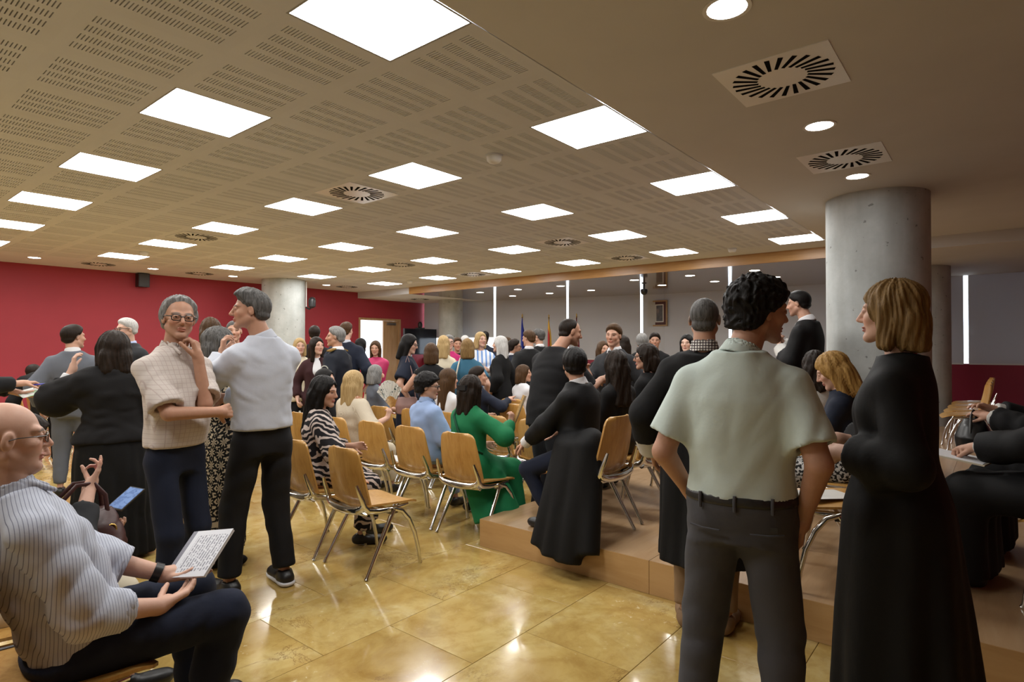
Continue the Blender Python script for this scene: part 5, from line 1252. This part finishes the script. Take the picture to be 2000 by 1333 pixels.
p = person('seated person in cream crochet top with rust yoke, holding a fan', pos=(3.52, 4.9), wface=3, pose='sit', top=732, sex='f', w=1.15, hs=1.08, hd=(-4, 0, 0), hair=('lob', 'blond'), skin='c', up=dict(m=K_CROCH, sl=1.3, hem=.88, inf=.03, sr=1.2, name='crochet_top'), low=dict(m=K_CREAM), shoes=SHB, arms=(None, dict(t=(.33, .22, -.20), dir=(.1, .3, 1), palm=(-1, 0, 0), curl=(1., 1., 1., 1.), pole=(.6, -.3, -1))))
CRO = p
p = person('seated person in grey, only the head above the crochet top', pos=(4.9, 6.35), wface=-10, pose='sit', top=722, sex='f', hd=(-8, 0, 0), hair=('bob', 'grey'), skin='a', up=dict(m=K_GREY, sl=1.2, name='blouse'), low=dict(m=K_BLK2), shoes=SHB)
p = CRO; FW_ = p['wr'][1]
fn_ = empty('hand_fan', tuple(world(p, FW_+V(.02, .03, .10))), p['rz'], 'open white hand fan painted with dark leaves', 'fan')
t = NT('painted fan paper'); t.bs(Base_Color=t.ramp(t.noise(22, 3, dist=1.5), [(.58, (.62, .62, .58)), (.62, (.05, .09, .09))]), Roughness=.7)
nb = 16; Rr = .27; P0 = [(math.cos(a), math.sin(a)) for a in np.linspace(.35, 2.2, nb+1)]
m = MB(); vs_ = []
for i, (a, b_) in enumerate(P0): vs_ += [(a*Rr*.42, .012*(i % 2), b_*Rr*.42), (a*Rr, .012*(i % 2), b_*Rr)]
m.add(vs_, [(2*i, 2*i+2, 2*i+3, 2*i+1) for i in range(nb)]); o = m.build('leaf', t.m, fn_); R_ = Matrix(rotm(8, 6, -22).tolist()).to_euler(); o.rotation_euler = R_
for i, (a, b_) in enumerate(P0):
    if i % 2 == 0: o = MB().tube([(0, 0, 0), (a*Rr*.5, .006, b_*Rr*.5)], .0035, 5).build('rib', M_EDGE, fn_); o.rotation_euler = R_
p = person('seated person in pale blue shirt with short curls, glasses', pos=(3.55, 3.88), wface=-8, pose='sit', top=740, sex='f', w=1.08, hd=(44, -6, 0), hair=('curly', 'black'), skin='a', glasses=True, up=dict(m=K_SKY, sl=1.5, hem=.88, inf=.03, sr=1.15), low=dict(m=K_SKY), collar=dict(m=K_SKY, h=.04), shoes=SHB)
p = person('seated person in emerald green coat with a shoulder strap', pos=(3.52, 3.33), wface=-4, pose='sit', top=738, sex='f', w=1.12, hd=(-6, 0, 0), hair=('lob', 'dark'), skin='a', robe=dict(m=K_GREEN, hem=.12, inf=.03, sl=.95, sw=.05, fold=.01, drape=[((.16, .1, .45), (.26, .16, .08), .1, .14), ((.1, -.05, .45), (.22, -.02, .12), .09, .1)]), low=dict(m=K_BLK2), shoes=SHB, arms=(None, dict(t=(.24, .3, -.12), dir=(0, .3, 1), palm=(-1, 0, 0), curl=(1., 1., 1., 1.))))
part(p, 'strap', MB().tube([p['bp'](-.12, -.05, 1.47), p['bp'](-.09, -.125, 1.38), p['bp'](.02, -.165, 1.24), p['bp'](.14, -.13, 1.10), p['bp'](.2, -.02, 1.04)], .012, 8, flat=.35, ref=(0, 1, 0)), cloth('dark green strap', (.01, .06, .03)))
part(p, 'hair_clip', MB().cbox(p['hp'](0, -.125, .02), (.045*1., .012, .02), p['Rh']), M_BLACK)
ff = empty('folded_fan', tuple(world(p, p['wr'][1]+V(0, .06, .02))), p['rz'], 'folded pale hand fan upright in the green-coated hand', 'fan'); m = MB()
for k in range(5): MB().cbox((.0, .0+.003*k, .08), (.011, .0013, .14)).build('stick', K_BONE if k % 2 else M_EDGE, ff).rotation_euler = (-.15, .32+.012*k, 0)
p = person('seated person in white with long straight hair', pos=(4.52, 4.6), wface=0, pose='sit', top=727, sex='f', hd=(15, 0, 0), hair=('long', 'brown'), skin='c', up=dict(m=K_WHITE, name='blouse'), low=dict(m=K_BLK2), shoes=SHB)
p = person('seated person in navy suit pointing to the right', pos=(5.2, 4.8), wface=-6, pose='sit', top=719, hd=(35, 0, 0), hair=('short', 'dark'), skin='a', up=dict(m=K_NAVY, name='jacket', inf=.028), low=dict(m=K_NAVY), collar=dict(m=K_WHITE, h=.05, open=0, flaps=0), shoes=SHB, arms=(None, dict(t=(.3, .32, -.12), palm=(0, 0, -1), curl=(.1, .8, 1, 1))))
p = person('seated person in brown beside the pointing navy suit', pos=(6.01, 5.7), wface=0, pose='sit', top=722, sex='f', hd=(10, 0, 0), hair=('bob', 'brown'), skin='a', up=dict(m=K_CHAR, name='blouse'), low=dict(m=K_BLK2), shoes=SHB)
p = person('seated person in white blouse turned right, brown bob', pos=(6.18, 4.88), wface=-12, pose='sit', top=715, sex='f', w=1.05, hd=(45, 0, 0), hair=('bob', 'brown'), skin='a', smile=.5, up=dict(m=K_WHITE, name='blouse', sl=1.9, inf=.03, hem=.86), low=dict(m=K_BLK2), shoes=SHB)
# ------------------------------------------------------------------ standing crowd
suit = lambda m, **k: dict(dict(m=m, name='jacket', hem=.80, inf=.03, sl=1.92, sr=1.05, flare=.04), **k)
WC = dict(m=K_WHITE, h=.05, open=0, flaps=0)
person('person in grey suit, back turned, before the red wall', px=143, D=6.0, top=637, face=12, hd=(48, 0, 0), w=1.08, hair=('short', 'dark'), skin='a', up=suit(K_GREY), low=dict(m=K_GREY), collar=WC, shoes=SHB)
person('person in charcoal suit and light blue shirt facing left', px=250, D=6.6, top=624, face=-128, hd=(12, -4, 0), w=1.05, hair=('short', 'white'), skin='c', glasses=True, up=suit(K_CHAR, v=.3), inner=dict(m=K_LBLUE), low=dict(m=K_CHAR), collar=dict(m=K_LBLUE, h=.05), shoes=SHB)
person('person in black bending over behind the grey suit', px=94, D=7.3, H=1.66, face=-14, lean=66, hair=('short', 'dark'), skin='a', up=suit(K_BLACK), low=dict(m=K_BLK2), shoes=SHB)
p = person('person at the left edge holding out a pen over papers', px=-95, D=4.7, H=1.66, face=88, hd=(0, -10, 0), hair=('short', 'dark'), skin='a', up=suit(K_BLACK, sl=1.7), low=dict(m=K_BLK2), shoes=SHB, arms=(dict(t=(-.02, .47, -.28), palm=(0, 0, 1)), dict(t=(.02, .46, -.18), palm=(0, 0, -1), curl=(.6, .7, .8, .8))))
pe = empty('pen', tuple(world(p, p['wr'][1]+V(-.01, .1, -.02))), p['rz'], 'blue pen held out at the left edge', 'pen'); MB().tube([(0, -.05, .0), (0, .09, .012)], .005, 8).build('barrel', plain('blue plastic', (.03, .03, .4), .4), pe, 50); MB().tube([(0, .09, .012), (0, .105, .0133)], [.004, .001], 8).build('tip', M_STEEL, pe, 50)
pp = empty('paper', tuple(world(p, p['wr'][-1]+V(.02, .12, .02))), p['rz'], 'white and green leaflet held under the blue pen', 'paper'); o = MB().cbox((0, .0, 0), (.1, .14, .002)).build('sheet', patt('leaflet print', lambda t: t.ramp(t.noise(14, 2), [(.5, (.6, .6, .58)), (.62, (.30, .45, .28))])), pp); o.rotation_euler = (.25, .2, .2)
person('person in dark top behind the medallion dress, back turned', px=411, D=5.3, top=623, face=5, sex='f', hair=('bob', 'brown'), skin='a', up=suit(K_BLACK), low=dict(m=K_BLK2), shoes=SHB)
p = person('uniformed person facing the camera behind the pale shirt', px=456, D=6.3, top=627, face=178, hair=('crop', 'dgrey'), skin='a', up=suit(K_DNAVY, v=.2), inner=dict(m=K_WHITE), tie=K_BLACK, collar=dict(m=K_WHITE), low=dict(m=K_DNAVY), shoes=SHB, arms=(None, dict(t=(.1, .25, -.05), dir=(0, .1, 1))))
for sx in (-1, 1): part(p, 'epaulette', MB().cbox(p['bp'](sx*.14, -.01, 1.49), (.05, .028, .006)), M_GOLDT)
person('person in dark suit behind the maroon blazer, back turned', px=614, D=9.0, top=638, face=4, hair=('short', 'dark'), skin='a', up=suit(K_BLACK), low=dict(m=K_BLK2), collar=WC, shoes=SHB)
person('person in light top half hidden beside the left pillar', px=585, D=8.3, top=662, face=170, sex='f', hair=('bob', 'blond'), skin='c', up=suit(K_CREAM), low=dict(m=K_BLK2), shoes=SHB)
person('person in maroon blazer over a light grey top', px=619, D=7.6, top=660, face=178, sex='f', hd=(-30, 0, 0), hair=('lob', 'dark'), skin='c', up=suit(K_MAROON, v=.42, vw=.09), inner=dict(m=K_WHITE, name='top', inf=.008), low=dict(m=K_BLK2), shoes=SHB)
p = person('uniformed person with gold epaulettes and sleeve badge facing left', px=658, D=6.95, top=640, face=-58, hd=(-28, 0, 0), w=1.05, hair=('short', 'grey'), skin='b', up=suit(K_DNAVY), low=dict(m=K_DNAVY), collar=WC, shoes=SHB, arms=(dict(t=(-.22, .12, -.48)), dict(t=(.16, .22, -.4))))
for sx in (-1, 1): part(p, 'epaulette', MB().cbox(p['bp'](sx*.13, -.01, 1.483), (.055, .03, .007), rotm(0, 0, sx*14)), M_GOLDT)
bc = p['sh'][-1]+(p['el'][-1]-p['sh'][-1])*.45
o = part(p, 'sleeve_badge', MB().lathe([(.001, 0), (.05, 0), (.052, .004), (.044, .005), (.04, .004), (.022, .005), (.001, .006)], 18), patt('badge thread', lambda t: t.ramp(t.n('VectorMath', _operation='LENGTH', i0=t.obj()).outputs['Value'], [(.018, (.3, .28, .2)), (.022, (.02, .02, .03)), (.038, (.02, .02, .03)), (.042, (.5, .5, .45))])))
o.location = bc+V(-.078, 0, 0); o.rotation_euler = (0, -math.pi/2, 0)
person('person in navy suit behind the uniformed person, back turned', px=676, D=8.4, top=631, face=14, hd=(20, 0, 0), w=1.08, hair=('short', 'brown'), skin='c', up=suit(K_NAVY), low=dict(m=K_NAVY), collar=dict(m=K_PALE, h=.05, open=0, flaps=0), shoes=SHB)
person('person in red dress with white sleeve near the doorway', px=704, D=10.0, top=662, face=50, sex='f', hair=('bob', 'black'), skin='a', up=dict(m=K_RED, sl=1.2, name='dress_top', hem=.95), low=dict(k='skirt', m=K_RED, hem=.4, hw=.2), shoes=SHB, cuff=dict(m=K_WHITE, a=.0, b=.9, ra=.07, rb=.06))
person('person in raspberry blouse and cream trousers with arms crossed', px=734, D=9.3, top=667, face=-160, sex='f', hd=(-10, -6, 0), hair=('lob', 'brown'), skin='a', up=dict(m=K_PINK, sl=1.9, inf=.035, sr=1.3, name='blouse'), low=dict(m=K_CREAM, inf=.05), shoes=SHB, arms=(dict(t=(.1, .22, -.28), dir=(1, .1, 0)), dict(t=(-.1, .25, -.25), dir=(-1, .1, 0))))
p = person('person in short-sleeved navy dress and glasses, looking right', px=797, D=7.2, top=655, face=92, sex='f', w=1.05, hd=(14, -14, 0), hair=('lob', 'black'), skin='c', glasses=True, up=dict(m=K_NAVY, sl=.8, inf=.03, hem=.9, sr=1.2, name='dress_top'), low=dict(k='skirt', m=K_NAVY, hem=.42, hw=.2), shoes=SHB)
hb2 = empty('shoulder_bag', tuple(world(p, V(.24, .0, .70))), p['rz'], 'dusty pink bag at the hip of the navy dress', 'bag'); fh = Field(); fh.loft((V(0, 0, 0), [(0, .05, .12, 0, 0), (.1, .06, .14, 0, 0), (.2, .03, .11, 0, 0)]), np.eye(3), .02, .014); fh.mesh('bag_body', plain('dusty pink leather', (.28, .16, .14), .5), hb2); MB().tube([(0, -.1, .17), (-.03, -.05, .5), (-.06, 0, .68), (-.03, .05, .5), (0, .1, .17)], .007, 6).build('strap', plain('dusty pink leather', (.28, .16, .14), .5), hb2, 60)
person('person in black sleeveless top, back turned, brown short hair', px=842, D=6.8, top=672, face=8, sex='f', w=1.08, hair=('bobfringe', 'brown'), skin='a', hs=.95, up=dict(m=K_BLACK, sl=.25, inf=.024, hem=.88), low=dict(m=K_BLK2), shoes=SHB, arms=(dict(t=(-.2, .22, -.22), pole=(-.8, -.3, -.8)), None))
person('person in cream short-sleeved top, back turned, long blonde hair', px=866, D=8.3, top=657, face=12, sex='f', hair=('lob', 'blond'), skin='c', up=dict(m=K_CREAM, sl=.5, hem=.9), low=dict(m=K_BLK2), shoes=SHB)
person('person in magenta top and glasses among the rear crowd', px=877, D=9.5, top=656, face=-175, w=1.05, hd=(-15, 0, 0), hair=('short', 'grey'), skin='c', glasses=True, up=dict(m=K_MAG, sl=1.9, hem=.88), low=dict(m=K_BLK2), shoes=SHB)
person('person in dark jacket right of the magenta top', px=893, D=10.3, top=661, face=170, sex='f', hair=('short', 'brown'), skin='b', up=suit(K_BLACK, v=.25), inner=dict(m=K_WHITE), low=dict(m=K_BLK2), shoes=SHB)
p = person('person in teal short-sleeved top with a pale shoulder strap', px=913, D=7.5, top=663, face=2, sex='f', w=1.1, hair=('bob', 'dblond'), skin='c', up=dict(m=K_TEAL, sl=.75, inf=.026, hem=.88), low=dict(m=K_BLK2), shoes=SHB)
part(p, 'strap', MB().tube([p['bp'](-.1, .06, 1.44), p['bp'](-.1, -.02, 1.485), p['bp'](-.12, -.12, 1.40), p['bp'](-.15, -.135, 1.25), p['bp'](-.18, -.1, 1.05)], .009, 8), K_BONE)
person('person in blue and white striped blouse facing the camera', px=939, D=9.0, top=650, face=176, sex='f', hd=(-28, 0, 0), hair=('bob', 'blond'), skin='c', up=dict(m=K_BSTRIPE, sl=1.9, inf=.035, sr=1.2, hem=.86, name='blouse'), low=dict(m=K_BLK2), shoes=SHB, arms=(dict(t=(-.1, .25, -.25)), dict(t=(.1, .28, -.2))))
person('person with white hair in grey suit at the far window', px=908, D=11.3, top=657, face=10, hair=('short', 'white'), skin='c', up=suit(K_GREY), low=dict(m=K_GREY), shoes=SHB)
person('person in dark suit at the bright window', px=947, D=12.0, top=649, face=20, hair=('short', 'black'), skin=(.12, .055, .035), up=suit(K_NAVY), low=dict(m=K_NAVY), collar=WC, shoes=SHB)
person('robed person with red lapel and long pale hair, facing left', px=978, D=8.3, top=658, face=-62, sex='f', w=1.05, hd=(-15, 0, 0), hair=('lob', 'white'), skin='c', robe=dict(m=K_ROBE2, hem=.3, hw=.23, hd=.2), collar=dict(m=K_RED, h=.03), low=dict(m=K_BLK2), shoes=SHB)
person('person in brown behind the pale-haired robed person', px=990, D=10.5, top=660, face=-100, sex='f', hair=('bob', 'brown'), skin='a', up=suit(K_CHAR), low=dict(m=K_BLK2), shoes=SHB)
person('person in navy suit and glasses beside the blue flag', px=1003, D=9.2, top=664, face=70, hd=(10, 0, 0), hair=('short', 'dark'), skin='b', glasses=True, up=suit(K_NAVY), low=dict(m=K_NAVY), collar=WC, shoes=SHB, arms=(None, dict(t=(.1, .35, -.25))))
person('robed person, back turned, right of the blue flag', px=1033, D=8.9, top=647, face=-14, hd=(-45, -6, 0), w=1.05, hair=('short', 'brown'), skin='a', robe=dict(m=K_ROBE, hem=.3, hw=.25, hd=.2), collar=WC, low=dict(m=K_BLK2), shoes=SHB)
person('robed person with grey hair facing left by the striped flag', px=1053, D=9.5, top=644, face=-52, hd=(-20, 0, 0), hair=('short', 'dgrey'), skin='a', robe=dict(m=K_ROBE2, hem=.3, hw=.25, hd=.2), collar=WC, low=dict(m=K_BLK2), shoes=SHB)
p = person('stout person in black T-shirt leaning to the right', px=1070, D=5.0, top=618, face=50, lean=12, headoff=(.02, .07, 0), w=1.15, belly=.05, hd=(22, -10, 0), hair=('recede', 'dark'), skin='b', stubble=.7, up=dict(m=K_BLACK, sl=.92, inf=.035, hem=.80, sr=1.15, name='tshirt', flare=.03), low=dict(m=cloth('dark grey trousers cloth', (.016, .017, .022)), inf=.03), shoes=SHB, arms=(dict(t=(-.2, .35, -.3)), dict(t=(.2, .33, -.2), dir=(-.2, 1, 0), pole=(.4, -.9, -.7))))
p = person('person in charcoal suit and dotted tie, smiling', px=1200, D=6.2, top=635, face=-150, hd=(-12, -3, -4), smile=.8, hair=('short', 'brown'), skin='a', up=suit(K_CHAR, v=.4, vw=.075), inner=dict(m=K_WHITE), tie=K_DOT, collar=dict(m=K_WHITE, h=.05), low=dict(m=K_CHAR), shoes=SHB, arms=(None, dict(t=(.12, .3, -.2), dir=(.1, .5, .8))))
person('person gesturing with a raised hand behind the smiling suit', px=1177, D=8.6, top=668, face=150, sex='f', hair=('bob', 'brown'), skin='a', up=suit(K_BLACK), low=dict(m=K_BLK2), shoes=SHB, arms=(dict(t=(-.18, .2, .0), dir=(0, .1, 1), curl=(.1, .1, .1, .1)), None))
person('person with long hair close behind the smiling suit', px=1217, D=7.8, top=657, face=-40, sex='f', hair=('long', 'dark'), skin='a', up=suit(K_BLACK), low=dict(m=K_BLK2), shoes=SHB)
person('robed person with grey hair, back turned, under the portrait', px=1254, D=8.3, top=653, face=4, w=1.1, hair=('short', 'grey'), skin='a', robe=dict(m=K_ROBE2, hem=.3, hw=.25, hd=.2), low=dict(m=K_BLK2), shoes=SHB)
person('robed person facing the camera under the portrait', px=1279, D=9.0, top=652, face=178, hair=('short', 'dark'), skin='b', robe=dict(m=K_ROBE2, hem=.3, hw=.25, hd=.2), low=dict(m=K_BLK2), shoes=SHB)
person('person in black with long hair left of the checkered collar', px=1342, D=7.7, top=655, face=-165, sex='f', hair=('long', 'black'), skin='e', up=suit(K_BLACK, v=.2), inner=dict(m=K_WHITE), low=dict(m=K_BLK2), shoes=SHB)
# loose papers on seats
M_PAPER = plain('white paper', (.62, .62, .60), .7)
def paper(x, y, z, rz, lab):
    o = empty('paper', (x, y, z), rz, lab, 'paper'); n_ = 6
    MB().grid([[(-.105+.035*i, -.15+.05*j, .003+.012*((i-3)/3)**2*(j/6)) for j in range(7)] for i in range(7)], 0, (0, 0, .0008)).build('sheet', M_PAPER, o, 60)
paper(4.5, 5.38, .45, .3, 'white sheet lying on the chair by the hand fan'); paper(3.66, .76, PZ+.45, .9, 'white sheet on the empty platform chair'); paper(3.56, 4.34, .448, .2, 'white sheet on the empty chair by the crochet top')
